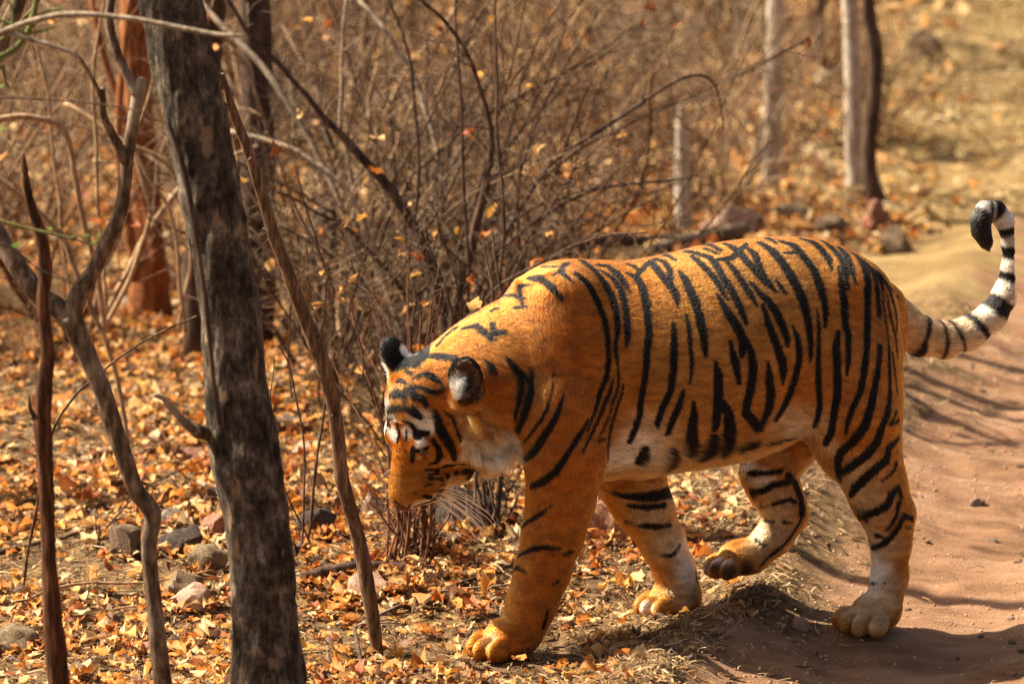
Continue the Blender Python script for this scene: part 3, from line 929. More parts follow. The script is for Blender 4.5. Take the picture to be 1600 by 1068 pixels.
STONES = []
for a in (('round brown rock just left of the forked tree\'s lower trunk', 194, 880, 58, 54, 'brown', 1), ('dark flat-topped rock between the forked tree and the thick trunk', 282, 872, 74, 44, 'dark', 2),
          ('grey rock at the back of the stone pile beside the thick trunk', 271, 824, 50, 26, 'grey', 3), ('reddish rock half hidden by the thick trunk\'s left edge', 334, 852, 44, 44, 'red', 4),
          ('pale grey angular rock against the thick trunk', 323, 904, 64, 46, 'olive', 5), ('olive brown rounded rock in the stone pile', 284, 940, 76, 42, 'olive', 6), ('tan slab at the front of the stone pile beside the thick trunk', 298, 954, 84, 36, 'pink', 7),
          ('grey brown rock at the left edge near the dead red stem', 28, 1030, 78, 46, 'olive', 8), ('half buried grey rock at the foot of the dead red stem', 118, 1070, 36, 30, 'grey', 9), ('small red rock among the leaves left of the forked tree', 162, 722, 32, 22, 'red', 10),
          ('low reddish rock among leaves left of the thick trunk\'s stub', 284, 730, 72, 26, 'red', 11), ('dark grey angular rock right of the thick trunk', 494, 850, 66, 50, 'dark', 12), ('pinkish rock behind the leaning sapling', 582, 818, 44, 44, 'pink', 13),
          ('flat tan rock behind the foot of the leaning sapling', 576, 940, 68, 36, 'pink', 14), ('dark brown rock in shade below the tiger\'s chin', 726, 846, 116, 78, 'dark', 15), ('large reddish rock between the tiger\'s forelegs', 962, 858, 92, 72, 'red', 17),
          ('reddish brown rock right of the tiger\'s far foreleg', 1062, 848, 40, 28, 'red', 18), ('small pinkish stone on the bank beside the near hind paw', 1250, 986, 32, 20, 'pink', 19), ('grey stone lying on the dirt road', 1528, 792, 26, 14, 'grey', 20),
          ('pink boulder at the foot of the twin trunks', 1362, 364, 54, 46, 'red', 21), ('brown boulder on the slope right of the twin trunks', 1398, 402, 56, 42, 'brown', 22), ('large pale boulder under the short pale trunk', 1140, 374, 92, 46, 'pink', 23),
          ('pale rock in the leaves behind the forked tree', 202, 490, 36, 24, 'pale', 24), ('pink rock at the foot of the rusty trunk', 262, 462, 44, 44, 'pink', 25), ('boulder high on the far grassy slope', 1446, 112, 62, 52, 'brown', 26), ('squat rock left of the pink boulder', 1302, 366, 56, 34, 'brown', 27),
          ('low dark rock at the edge of the far clearing', 1240, 350, 60, 30, 'brown', 28), ('tan leaf-strewn stone near the tiger\'s whiskers', 694, 854, 50, 22, 'pink', 29), ('small brick red stone at the front of the leaves', 236, 1030, 40, 24, 'red', 30), ('small purple brown stone beside the forked tree\'s foot', 276, 1018, 34, 26, 'brown', 31),
          ('pale rock in the leaf litter right of the thick trunk', 470, 720, 44, 24, 'pale', 32), ('long low rock at the back of the leaf litter', 448, 672, 60, 20, 'grey', 33)):
    stone(*a)
r = np.random.default_rng(60)
sm = [stone_mesh(200 + k, 2, 5) for k in range(6)]
for k, m_ in enumerate(sm): m_.materials.append(SM[('brown', 'red', 'pink', 'grey', 'pink', 'brown')[k]])
for k in range(46):
    px, py = r.uniform(1180, 1600), 470 + 590 * r.random() ** .8
    p = on_ground(px, py)
    if p[0] - road_edge(p[1]) < -.1: continue
    o = link(bpy.data.objects.new('pebble', sm[k % 6]))
    s = r.uniform(.008, .024)
    o.scale = (s * r.uniform(.9, 1.5), s, s * .7); o.location = p + [0, 0, s * .15]; o.rotation_euler = (0, 0, r.random() * 6)
    tag(o, 'small loose pebble lying on the dirt road', 'pebble', 'pebbles on the dirt road')

# ------------------------------------------------------------------ leaf litter, straw, crumbs
r = np.random.default_rng(70)


def in_view(n, y0, y1, bias=1.0):
    y = y0 + (y1 - y0) * r.random(n) ** bias
    hw = (10 + y) * .125 * 1.38 + .1
    return (r.random(n) * 2 - 1) * hw, y


def road_at(x, y):
    p = np.stack([x, y, np.zeros_like(x)], 1)
    d = x - road_edge(np.clip(y, -6, 14))
    return smooth((d + .05 + .30 * (hash_noise(p, 4.0) - .5) + .16 * (hash_noise(p, 19.0) - .5)) / .22) * (1 - smooth((y - 7.2) / 2.5))


def mound(x, y):
    return np.exp(-(((x - .62) / .42) ** 2 + ((y - .35) / 1.1) ** 2)) + np.exp(-(((x - .35) / .5) ** 2 + ((y + .6) / .35) ** 2))


X, Y = in_view(98000, -1.5, 7.5, 1.2)
keep = r.random(len(X)) > np.clip(road_at(X, Y) * 1.35, 0, .995)
keep &= r.random(len(X)) > np.clip(mound(X, Y), 0, .9)
keep &= X < road_edge(Y) - .30 * smooth((Y - .9) / 1.0) - .12 + .35 * (hash_noise(np.stack([X, Y, X * 0], 1), 3.0) - .5)
pp = np.stack([X, Y, X * 0], 1)
keep &= r.random(len(X)) < np.clip(.45 + 1.5 * (hash_noise(pp, 2.3) - .32), .16, 1)
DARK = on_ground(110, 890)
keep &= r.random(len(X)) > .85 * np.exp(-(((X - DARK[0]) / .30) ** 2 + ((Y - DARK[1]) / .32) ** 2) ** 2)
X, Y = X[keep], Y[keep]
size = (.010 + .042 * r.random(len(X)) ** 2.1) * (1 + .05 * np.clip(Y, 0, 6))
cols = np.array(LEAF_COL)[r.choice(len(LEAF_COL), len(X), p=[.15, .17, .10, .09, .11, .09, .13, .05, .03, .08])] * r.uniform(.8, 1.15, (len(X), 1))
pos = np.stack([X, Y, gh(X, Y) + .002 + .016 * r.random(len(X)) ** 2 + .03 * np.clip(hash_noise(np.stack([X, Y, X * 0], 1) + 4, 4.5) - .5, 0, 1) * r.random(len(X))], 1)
for sx, sy, W, dp in STONES:                              # drifted against the stones
    if sy > 5 or sx > road_edge(sy) - .1: continue
    n = int(10 + W * 160)
    a = -np.pi * r.random(n); q = .5 + .18 * r.random(n)
    lx, ly = sx + np.cos(a) * W * q, sy + np.sin(a) * W * dp * q
    pos = np.concatenate([pos, np.stack([lx, ly, gh(lx, ly) + .004 + .03 * r.random(n) ** 2], 1)])
    size = np.concatenate([size, .014 + .03 * r.random(n)]); cols = np.concatenate([cols, np.array(LEAF_COL)[r.integers(0, 10, n)]])
    X = np.concatenate([X, lx])
# the leaves that show largest are objects of their own
u = (pos - CAM); sz = size / (u @ CF)
pxx = 800 + F * (u @ CR) / (u @ CF); pyy = 534 - F * (u @ CU) / (u @ CF)
vis = (pxx > 10) & (pxx < 1590) & (pyy > 600) & (pyy < 1060)
blocked = ((pxx > 340) & (pxx < 470)) | ((pxx > 730) & (pxx < 1260) & (pyy < 800))
score = np.where(vis & ~blocked, sz * (.8 + .4 * r.random(len(X))), 0)
big = np.argsort(-score)[:300]
lm = []
for V, q in LEAF_T:
    me_o = quads('leaf', V, q, M_LEAF)
    lm.append(me_o.data); bpy.data.objects.remove(me_o)
for k, i in enumerate(big):
    o = link(bpy.data.objects.new('leaf', lm[k % len(lm)]), ground)
    s = size[i] * 1.15
    o.scale = (s, s, s); o.location = pos[i] + [0, 0, .006]
    o.rotation_euler = (r.normal() * .2, r.normal() * .2, r.random() * 6.28)
rest = np.ones(len(X), bool); rest[big] = False
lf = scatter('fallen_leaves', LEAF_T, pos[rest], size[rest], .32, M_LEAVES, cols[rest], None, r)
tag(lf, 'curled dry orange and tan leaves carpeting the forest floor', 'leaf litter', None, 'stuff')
X, Y = in_view(17000, 7.0, 16.0, .9)
keep = (r.random(len(X)) > road_at(X, Y)) & (X < 1.35 + .13 * (Y - 7) + r.normal(size=len(X)) * .35)
X, Y = X[keep], Y[keep]
far_t = [leaf_grid(r, 4, 2) for _ in range(8)]
lf = scatter('far_fallen_leaves', far_t, np.stack([X, Y, gh(X, Y) + .01], 1), r.uniform(.05, .10, len(X)), .5, M_LEAVES, np.array(LEAF_COL)[r.choice(10, len(X), p=[.10, .28, .24, .04, .10, .03, .09, .12, 0, 0])], None, r)
tag(lf, 'pale dry leaves under the blurred thicket', 'leaf litter', None, 'stuff')


def strip(r):
    n = 4
    x = np.linspace(-.5, .5, n); w = r.uniform(.03, .09)
    z = r.uniform(0, .5) * (.25 - x * x) + .05 * r.random(n)
    y = r.uniform(-.5, .5) * x * x
    V = np.concatenate([np.stack([x, y - w, z], 1), np.stack([x, y + w, z + .02], 1)])
    return V, np.array([[i, i + 1, n + i + 1, n + i] for i in range(n - 1)])


STRIP_T = [strip(r) for _ in range(14)]
DEB = np.array([(.42, .28, .12), (.27, .17, .07), (.54, .37, .17), (.14, .082, .036), (.40, .20, .075), (.58, .43, .23), (.06, .037, .02), (.34, .19, .08)])
X, Y = in_view(148000, -1.6, 4.6, 1.25)
m = np.clip(mound(X, Y), 0, 1)
d = X - road_edge(Y)
keep = r.random(len(X)) < np.where(d > .25, .004, np.where(d > 0, .12,   .38 + .60 * m)) * np.clip(1.5 * hash_noise(np.stack([X, Y, X * 0], 1), 5.0), .2, 1)
X, Y = X[keep], Y[keep]
lf = scatter('dry_debris', STRIP_T, np.stack([X, Y, gh(X, Y) + .002 + .008 * r.random(len(X))], 1), r.uniform(.012, .045, len(X)), .55, M_LEAVES, DEB[r.integers(0, len(DEB), len(X))], None, r)
tag(lf, 'fine straw and leaf crumbs along the edge of the dirt road', 'plant debris', None, 'stuff')
bm = bmesh.new(); bmesh.ops.create_icosphere(bm, subdivisions=1, radius=.5)
CV = np.array([v.co[:] for v in bm.verts]); CT = np.array([[v.index for v in f.verts] for f in bm.faces]); bm.free()
CL_T = [(CV * (1 + .5 * (r.random((len(CV), 1)) - .5)) * [1, .9, .65], CT) for _ in range(8)]
X, Y = in_view(70000, -1.6, 5.0, 1.2)
d = X - road_edge(Y)
keep = (d > -.35) & (r.random(len(X)) < np.clip(1.8 * hash_noise(np.stack([X, Y, X * 0], 1), 3.0) - .3, .1, 1) * np.where(d < .3, 1, .5))
X, Y = X[keep], Y[keep]
cc2 = np.array([(.42, .22, .12), (.34, .17, .09), (.50, .30, .19), (.26, .15, .09), (.36, .27, .2)])[r.integers(0, 5, len(X))]
lf = scatter('gravel', CL_T, np.stack([X, Y, gh(X, Y)], 1), (.0025 + .012 * r.random(len(X)) ** 4), .5, M_LEAVES, cc2, None, r)
lf.data.materials.clear()
gm, nt, b, N, L = new_mat('earth_crumbs')
a = N.new('ShaderNodeAttribute'); a.attribute_name = 'tint'; L.new(a.outputs['Color'], b.inputs['Base Color']); b.inputs['Roughness'].default_value = .95; set_spec(b, .1)
lf.data.materials.append(gm)
tag(lf, 'crumbs of earth and grit on the dirt road', 'gravel', None, 'stuff')


# ------------------------------------------------------------------ twigs on the ground, straw
def ground_twig(label, pts, mat, name='fallen_twig', cat='twig', lift=.015, group=None, sides=6, rough=.15, ends=(0, 0)):
    P = np.array([on_ground(a, b) for a, b, w in pts]); W = np.array([w for *_, w in pts]) / 2 / F * np.linalg.norm(P - CAM, axis=1)
    P[:, 2] += lift + W; P[0, 2] += ends[0]; P[-1, 2] += ends[1]
    s = np.linspace(0, len(P) - 1, len(P) * 5); k = np.arange(len(P))
    Q = np.stack([np.interp(s, k, P[:, i]) for i in range(3)], 1) + (hash_noise(np.stack([s, s * 0, s * 0], 1) + pts[0][0], 2.0) - .5)[:, None] * .012
    mb = MB(); mb.tube(Q, np.interp(s, k, W), sides, rough, pts[0][1])
    o = mb.build(name, mat)
    return tag(o, label, cat, group)


ground_twig('long dark twig lying on the leaves in front of the tiger', [(600, 965, 5), (660, 945, 6), (730, 918, 6), (800, 895, 5)], M_TWIG)
ground_twig('grey twig lying left of the near forepaw', [(560, 985, 4), (640, 950, 5), (720, 928, 4), (790, 926, 3)], M_TWIG_GREY)
ground_twig('rotten dark branch lying behind the foot of the leaning sapling', [(470, 912, 16), (500, 906, 22), (545, 898, 20), (612, 890, 13)], M_DARK, 'fallen_branch', 'branch', .0, rough=.4, sides=12)
ground_twig('short dark stick poking up at the bottom edge', [(556, 1010, 7), (566, 1040, 8), (578, 1080, 9)], M_DARK, lift=.01, ends=(.04, 0))
ground_twig('pale stalk curving past the dead red stem', [(20, 960, 4), (70, 945, 5), (140, 930, 5), (230, 930, 4), (330, 912, 3)], M_TWIG_TAN, lift=.03)
ground_twig('dark stick lying left of the dead red stem', [(0, 870, 8), (60, 862, 8), (120, 845, 6)], M_TWIG)
ground_twig('thorny dark twig lying on the stone pile', [(170, 850, 4), (200, 815, 4), (240, 780, 4), (330, 740, 3)], M_TWIG, lift=.05)
ground_twig('grey stick lying against the thick trunk', [(312, 770, 8), (340, 790, 9), (352, 800, 9)], M_TWIG_GREY, lift=.03)
ground_twig('pale straw stalk lying under the far forepaw', [(1000, 985, 2.5), (1040, 965, 3), (1090, 950, 2.5)], M_TWIG_TAN)
ground_twig('thin tan stalk at the bottom of the leaves', [(480, 1060, 4), (560, 1040, 4), (680, 1045, 3)], M_TWIG_TAN)
ground_twig('fallen pale log below the large pale boulder', [(1020, 398, 20), (1080, 388, 26), (1150, 376, 26), (1185, 352, 18)], M_LIMB, 'fallen_log', 'log', .0, sides=12)
ground_twig('dark fallen log crossing the brush above the tiger\'s shoulders', [(860, 392, 18), (960, 384, 20), (1060, 382, 16)], M_DARK, 'fallen_log', 'log', .0, sides=12)
for k in range(26):
    px, py = r.uniform(10, 900), r.uniform(620, 1060)
    a = r.uniform(-.5, .5); l = r.uniform(30, 110)
    ground_twig('thin dry twig lying on the leaf litter', [(px, py, 3), (px + l * .5, py + l * .5 * a, 3), (px + l, py + l * a * 1.2, 2)], (M_TWIG, M_TWIG_TAN, M_TWIG_GREY)[k % 3], group='twigs on the leaf litter', lift=.02, sides=5)


def tuft(label, px, py, n, height, mat, seed, group=None):
    r = np.random.default_rng(seed)
    p = on_ground(px, py)
    mb = MB()
    for _ in range(n):
        a = r.random() * 6.28; d = nz([math.cos(a) * .5 * r.random(), math.sin(a) * .5 * r.random(), 1])
        Q = wander(r, [r.normal() * .010, r.normal() * .010, -.01], d, height * r.uniform(.5, 1.2), 5, .16, np.array([math.cos(a) * .5, math.sin(a) * .5, -.5]))
        mb.tube(Q, np.linspace(.0016, .0004, len(Q)), 3)
    o = mb.build('grass_tuft', mat); o.location = p
    return tag(o, label, 'grass tuft', group)


for k, (lab, px, py, n, h) in enumerate((('tall wispy dry grass behind the dead red stem', 30, 560, 40, .30), ('dry grass at the foot of the brush behind the forked tree', 80, 520, 36, .28), ('tall dry grass at the left edge of the clearing', 8, 500, 40, .34),
                                      ('short straw tuft in front of the near forepaw', 840, 1030, 30, .06), ('straw tuft at the bottom edge under the far forepaw', 1010, 1045, 30, .05), ('straw tuft beside the toes of the near forepaw', 700, 1020, 26, .06),
                                      ('small straw tuft between the two forepaws', 915, 990, 24, .05), ('straw tuft under the lifted hind paw', 1190, 905, 26, .05), ('straw tuft right of the leaning sapling\'s foot', 620, 1010, 30, .08), ('straw tuft on the bank behind the lifted hind leg', 1240, 830, 26, .06),
                                      ('straw tuft in the tiger\'s shadow behind the far forepaw', 1120, 960, 30, .05), ('thin grass beside the rotten dark branch', 560, 880, 24, .12))):
    tuft(lab, px, py, n, h, M_TWIG_TAN, 300 + k)
# dry grass on the far slope
X = r.uniform(1.2, 5.5, 20000); Y = 6.5 + 15 * r.random(20000)
keep = (X > 1.15 + .13 * (Y - 7) + r.normal(size=20000) * .3) & (r.random(20000) < np.clip(2.2 * hash_noise(np.stack([X * .5, Y, X * 0], 1), 1.1) - .5, .03, 1))
X, Y = X[keep], Y[keep]
GR = np.array([(.56, .41, .18), (.48, .33, .13), (.60, .47, .25), (.28, .18, .075), (.40, .28, .12)])
lf = scatter('dry_grass', STRIP_T, np.stack([X, Y, gh(X, Y) + .05], 1), r.uniform(.05, .13, len(X)), 1.1, M_LEAVES, GR[r.integers(0, 5, len(X))], None, r)
tag(lf, 'short straw coloured grass on the sunny far slope', 'grass', None, 'stuff')
# @@END litter


# @@SECTION tiger
# ------------------------------------------------------------------ the tiger: one continuous implicit surface
TH = math.radians(13.4)
TP0 = np.array([0.0, 0.06, 0.0])
TRX = np.array([math.cos(TH), math.sin(TH), 0.0])       # towards the tail
TLX = np.array([math.sin(TH), -math.cos(TH), 0.0])      # the tiger's left, towards the camera
TM = np.stack([TRX, TLX, np.array([0, 0, 1.0])])         # rows: local axes


def to_world(p):
    return TP0 + np.asarray(p) @ TM


def to_local(w):
    return (np.asarray(w) - TP0) @ TM.T


def tl(px, py, b):
    """tiger-local point on the lengthwise plane b seen at (px, py)"""
    d = ray(px, py)
    o = (CAM - TP0) @ TLX
    t = (b - o) / (d @ TLX)
    return to_local(CAM + d * t)


class Field:
    def __init__(self, lo, hi, h):
        self.lo, self.h = np.array(lo, np.float32), h
        self.n = np.ceil((np.array(hi) - np.array(lo)) / h).astype(int) + 1
        self.f = np.full(self.n, 0.3, np.float32)
        self.prims = []

    def add(self, fn, lo, hi, k=0.03, op='u', flow=None, length=0.011):
        self.prims.append((fn, flow, length, op))
        m = k + 0.03
        i0 = np.clip(np.floor((np.array(lo) - m - self.lo) / self.h).astype(int), 0, self.n - 1)
        i1 = np.clip(np.ceil((np.array(hi) + m - self.lo) / self.h).astype(int) + 1, 1, self.n)
        ax = [self.lo[i] + self.h * np.arange(i0[i], i1[i], dtype=np.float32) for i in range(3)]
        X, Y, Z = np.meshgrid(*ax, indexing='ij')
        d = fn(X, Y, Z).astype(np.float32)
        s = tuple(slice(i0[i], i1[i]) for i in range(3))
        a = self.f[s]
        if op == 'u':
            hh = np.clip(0.5 + 0.5 * (a - d) / k, 0, 1)
            self.f[s] = a + (d - a) * hh - k * hh * (1 - hh)
        else:
            hh = np.clip(0.5 - 0.5 * (a + d) / k, 0, 1)
            self.f[s] = a + (-d - a) * hh + k * hh * (1 - hh)

    def cone(self, p, q, r1, r2, k=0.03, sy=1.0, flow=None, length=0.011, op='u'):
        """tapered capsule; sy squeezes it sideways"""
        p, q = np.array(p, np.float32), np.array(q, np.float32)
        ba = q - p
        bb = max(float(ba @ ba), 1e-8)

        def fn(X, Y, Z):
            t = np.clip(((X - p[0]) * ba[0] + (Y - p[1]) * ba[1] + (Z - p[2]) * ba[2]) / bb, 0, 1)
            dx, dy, dz = X - p[0] - t * ba[0], (Y - p[1] - t * ba[1]) / sy, Z - p[2] - t * ba[2]
            return np.sqrt(dx * dx + dy * dy + dz * dz) - (r1 + (r2 - r1) * t)
        R = max(r1, r2) * max(1.0, sy)
        self.add(fn, np.minimum(p, q) - R, np.maximum(p, q) + R, k, op, nz(ba) if flow is None else flow, length)

    def ell(self, c, rad, axes=None, k=0.02, op='u', flow=None, length=0.011):
        c, rad = np.array(c, np.float32), np.array(rad, np.float32)
        A = np.eye(3, dtype=np.float32) if axes is None else np.array(axes, np.float32)

        def fn(X, Y, Z):
            dx, dy, dz = X - c[0], Y - c[1], Z - c[2]
            u = [(dx * A[i][0] + dy * A[i][1] + dz * A[i][2]) / rad[i] for i in range(3)]
            k0 = np.sqrt(u[0] ** 2 + u[1] ** 2 + u[2] ** 2)
            k1 = np.sqrt((u[0] / rad[0]) ** 2 + (u[1] / rad[1]) ** 2 + (u[2] / rad[2]) ** 2)
            return k0 * (k0 - 1.0) / np.maximum(k1, 1e-5)
        R = float(rad.max())
        self.add(fn, c - R, c + R, k, op, flow, length)

    def surface(self):
        """surface nets"""
        f, n = self.f, self.n
        ins = f < 0
        cell = np.zeros(n - 1, np.int8)
        for dx in (0, 1):
            for dy in (0, 1):
                for dz in (0, 1):
                    cell += ins[dx:n[0] - 1 + dx, dy:n[1] - 1 + dy, dz:n[2] - 1 + dz]
        act = (cell > 0) & (cell < 8)
        I = np.argwhere(act)
        idx = np.full(n - 1, -1, np.int32)
        idx[act] = np.arange(len(I))
        acc = np.zeros((len(I), 3))
        cnt = np.zeros(len(I))
        cor = [(x, y, z) for x in (0, 1) for y in (0, 1) for z in (0, 1)]
        val = {c: f[I[:, 0] + c[0], I[:, 1] + c[1], I[:, 2] + c[2]] for c in cor}
        for c in cor:
            for ax in range(3):
                if c[ax] == 0:
                    d = list(c); d[ax] = 1; d = tuple(d)
                    a, b = val[c], val[d]
                    m = (a < 0) != (b < 0)
                    t = np.where(m, a / np.where(m, a - b, 1), 0)
                    p = np.tile(np.array(c, float), (len(I), 1)); p[:, ax] = t
                    acc[m] += p[m]; cnt[m] += 1
        V = self.lo + self.h * (I + acc / cnt[:, None])
        Q = []
        for ax in range(3):
            o = [a for a in range(3) if a != ax]
            s0 = [slice(1, n[i] - 1) for i in range(3)]; s0[ax] = slice(0, n[ax] - 1)
            s1 = list(s0); s1[ax] = slice(1, n[ax])
            a, b = ins[tuple(s0)], ins[tuple(s1)]
            for flip in (False, True):
                e = np.argwhere((a & ~b) if not flip else (~a & b))
                off = np.ones(3, int); off[ax] = 0
                e = e + off
                q = []
                for da, db in ((-1, -1), (0, -1), (0, 0), (-1, 0)):
                    g = e.copy(); g[:, o[0]] += da; g[:, o[1]] += db
                    q.append(idx[g[:, 0], g[:, 1], g[:, 2]])
                q = np.stack(q, 1)
                if flip != (ax == 1):
                    q = q[:, ::-1]
                Q.append(q)
        return V, np.concatenate(Q)


def lathe_torso(fd):
    # photo column, top line, belly line, half width (m)
    S = [(812, 452, 700, .10), (838, 424, 742, .145), (875, 407, 752, .175), (925, 407, 750, .195), (985, 409, 742, .208),
         (1040, 399, 730, .218), (1100, 384, 722, .224), (1160, 375, 712, .22), (1215, 370, 692, .207), (1270, 373, 655, .192),
         (1320, 386, 625, .172), (1362, 412, 610, .142), (1388, 440, 590, .105), (1401, 470, 560, .06)]
    A, T, B, W = [], [], [], []
    for px, t, b, w in S:
        pt, pb = tl(px, t, 0), tl(px, b, 0)
        A.append((pt[0] + pb[0]) / 2); T.append(pt[2]); B.append(pb[2]); W.append(w)
    A, T, B, W = map(np.array, (A, T, B, W))
    xs = np.linspace(A[0], A[-1], 200)

    def sm(y):
        v = np.interp(xs, A, y)
        p = np.pad(v, 7, mode='edge')
        return np.convolve(p, np.ones(15) / 15, 'valid')
    T2, B2, W2 = sm(T), sm(B), sm(W)

    def fn(X, Y, Z):
        x = np.clip(X, A[0], A[-1])
        t, b, w = np.interp(x, xs, T2), np.interp(x, xs, B2), np.interp(x, xs, W2)
        c = b + (t - b) * 0.47
        hh = np.where(Z > c, t - c, c - b)
        u, v = np.abs(Y) / w, (Z - c) / hh
        # a slightly squarer lower flank, a narrower spine
        e = np.where(v > 0, 1.85, 2.15)
        rho = (np.abs(u) ** e + np.abs(v) ** e + 1e-9) ** (1 / e)
        dr = (rho - 1) * np.minimum(w, hh)
        dx = np.abs(X - x)
        return np.where(dx > 0, np.sqrt(np.maximum(dr, 0) ** 2 + dx * dx), dr)
    fd.add(fn, (A[0] - .02, -.23, B.min() - .02), (A[-1] + .02, .23, T.max() + .02), 0.03, flow=nz([1, 0, -0.35]), length=0.008)


def chain(fd, pts, k=0.03, sy=1.0, length=0.011, flow=None):
    P = [tl(*p[:3]) for p in pts]
    for i in range(len(P) - 1):
        fd.cone(P[i], P[i + 1], pts[i][3], pts[i + 1][3], k, sy, length=length, flow=flow)
    return P


def paw(fd, c, fwd, size=1.0, pitch=0.0, spread=1.0):
    """a broad cat's foot with four toes; c is the centre of the foot, fwd the way it points"""
    f = nz(fwd)
    side = nz(np.cross([0, 0, 1.0], f))
    up = np.cross(f, side)
    A = [f, side, up]
    s = size
    c = np.array(c)
    fd.ell(c - f * .02 * s, (.062 * s, .052 * s, .042 * s), A, .02, flow=f, length=.007)
    fd.ell(c - f * .008 * s + up * .012 * s, (.05 * s, .043 * s, .036 * s), A, .02, flow=f, length=.007)
    for j, (y, x) in enumerate(((-.042, .030), (-.0155, .050), (.0155, .050), (.042, .030))):
        t = c + f * x * s + side * y * spread * s - up * .008 * s
        ff = nz(f + side * y * 4)
        fd.ell(t, (.034 * s, .0165 * s, .027 * s), [ff, np.cross(up, ff), up], .006, flow=f, length=.005)
        fd.ell(t + ff * .016 * s - up * .006 * s, (.02 * s, .0155 * s, .021 * s), [ff, np.cross(up, ff), up], .006, flow=f, length=.005)


# head frame (rows: nose, left, crown) in camera-aligned directions, turned to world, then to tiger-local
def cam_dir(r, u, b):
    return (CR * r + CU * u - CF * b) @ TM.T


HL = cam_dir(.70, -.28, .655)
HF = cam_dir(-.13, -.945, -.27)
HL = nz(HL)
HF = nz(HF - HL * (HF @ HL))
HUP = np.cross(HL, HF)                      # (the local axes are left-handed)
HB = 0.05                                   # lateral plane of the head
H0 = tl(627, 697, HB)                       # between the eyes


def hd(x, y, z):
    return H0 + HF * x + HL * y + HUP * z


def mirror_dir(v, s):
    return v if s > 0 else v - 2 * (v @ HL) * HL


def head(fd):
    A = [HF, HL, HUP]
    back = -HF
    E = lambda c, r, k=.02, op='u', fl=None, ln=.009: fd.ell(hd(*c), r, A, k, op, fl if fl is not None else back, ln)
    E((-.085, 0, -.078), (.115, .088, .078), .03, fl=nz(back + HUP * .2), ln=.0036)              # cranium
    fd.cone(hd(-.03, 0, -.045), hd(.122, 0, -.038), .052, .045, .03, flow=back, length=.0035)      # bridge of the nose
    for s in (-1, 1):
        E((-.04, .068 * s, -.088), (.085, .050, .066), .03, fl=nz(back + HL * s * .5 - HUP * .3), ln=.006)   # cheekbone
        E((.098, .034 * s, -.078), (.052, .038, .046), .02, fl=nz(back + HL * s * .6 - HUP * .4), ln=.0035)   # whisker pad
        E((-.016, .047 * s, -.018), (.034, .028, .022), .02, fl=nz(back + HL * s * .5), ln=.004)             # brow
        E((-.026, .105 * s, -.178), (.075, .05, .062), .035, fl=mirror_dir(cam_dir(.45, -.85, .3), s), ln=.042)   # ruff
        E((.014, .055 * s, -.026), (.017, .013, .011), .012, op='s')                                          # eye socket
    E((.152, 0, -.042), (.022, .031, .021), .012, ln=.002)                                        # nose
    fd.cone(hd(-.05, 0, -.155), hd(.094, 0, -.132), .09, .041, .03, flow=nz(back - HUP * .5), length=.014)     # lower jaw
    for s in (-1, 1):
        E((.05, .05 * s, -.165), (.055, .032, .04), .025, fl=nz(back + HL * s * .4 - HUP * .6), ln=.014)      # jowl
    E((.106, 0, -.134), (.036, .036, .026), .015, ln=.01)                                          # chin


def ear(fd, c, axis, face, size):
    """cupped round ear: axis towards its tip, face the way it opens"""
    ax = nz(axis); n = nz(face - ax * (np.asarray(face) @ ax)); sd = np.cross(ax, n)
    A = [ax, sd, n]
    c = np.array(c)
    fd.ell(c, (.060 * size, .041 * size, .026 * size), A, .012, flow=ax, length=.007)
    fd.ell(c - ax * .045 * size - n * .006, (.04 * size, .042 * size, .034 * size), A, .02, flow=ax, length=.009)
    fd.ell(c + n * .024 * size + ax * .015, (.040 * size, .031 * size, .031 * size), A, .008, op='s')
    return c, ax, sd, n


EARS = []
TAIL_PTS = [(1376, 476, 0, 0.0560), (1404, 502, -.01, 0.0504), (1438, 525, -.02, 0.0459), (1476, 531, -.03, 0.0426), (1514, 520, -.04, 0.0392), (1549, 494, -.05, 0.0336), (1572, 460, -.055, 0.0302), (1583, 420, -.06, 0.0263),
         (1583, 380, -.06, 0.0235), (1573, 349, -.06, 0.0218), (1557, 331, -.055, 0.0207), (1540, 329, -.05, 0.0196), (1532, 343, -.045, 0.0196), (1533, 360, -.045, 0.0190), (1540, 377, -.04, 0.0123), (1544, 388, -.04, 0.0045)]


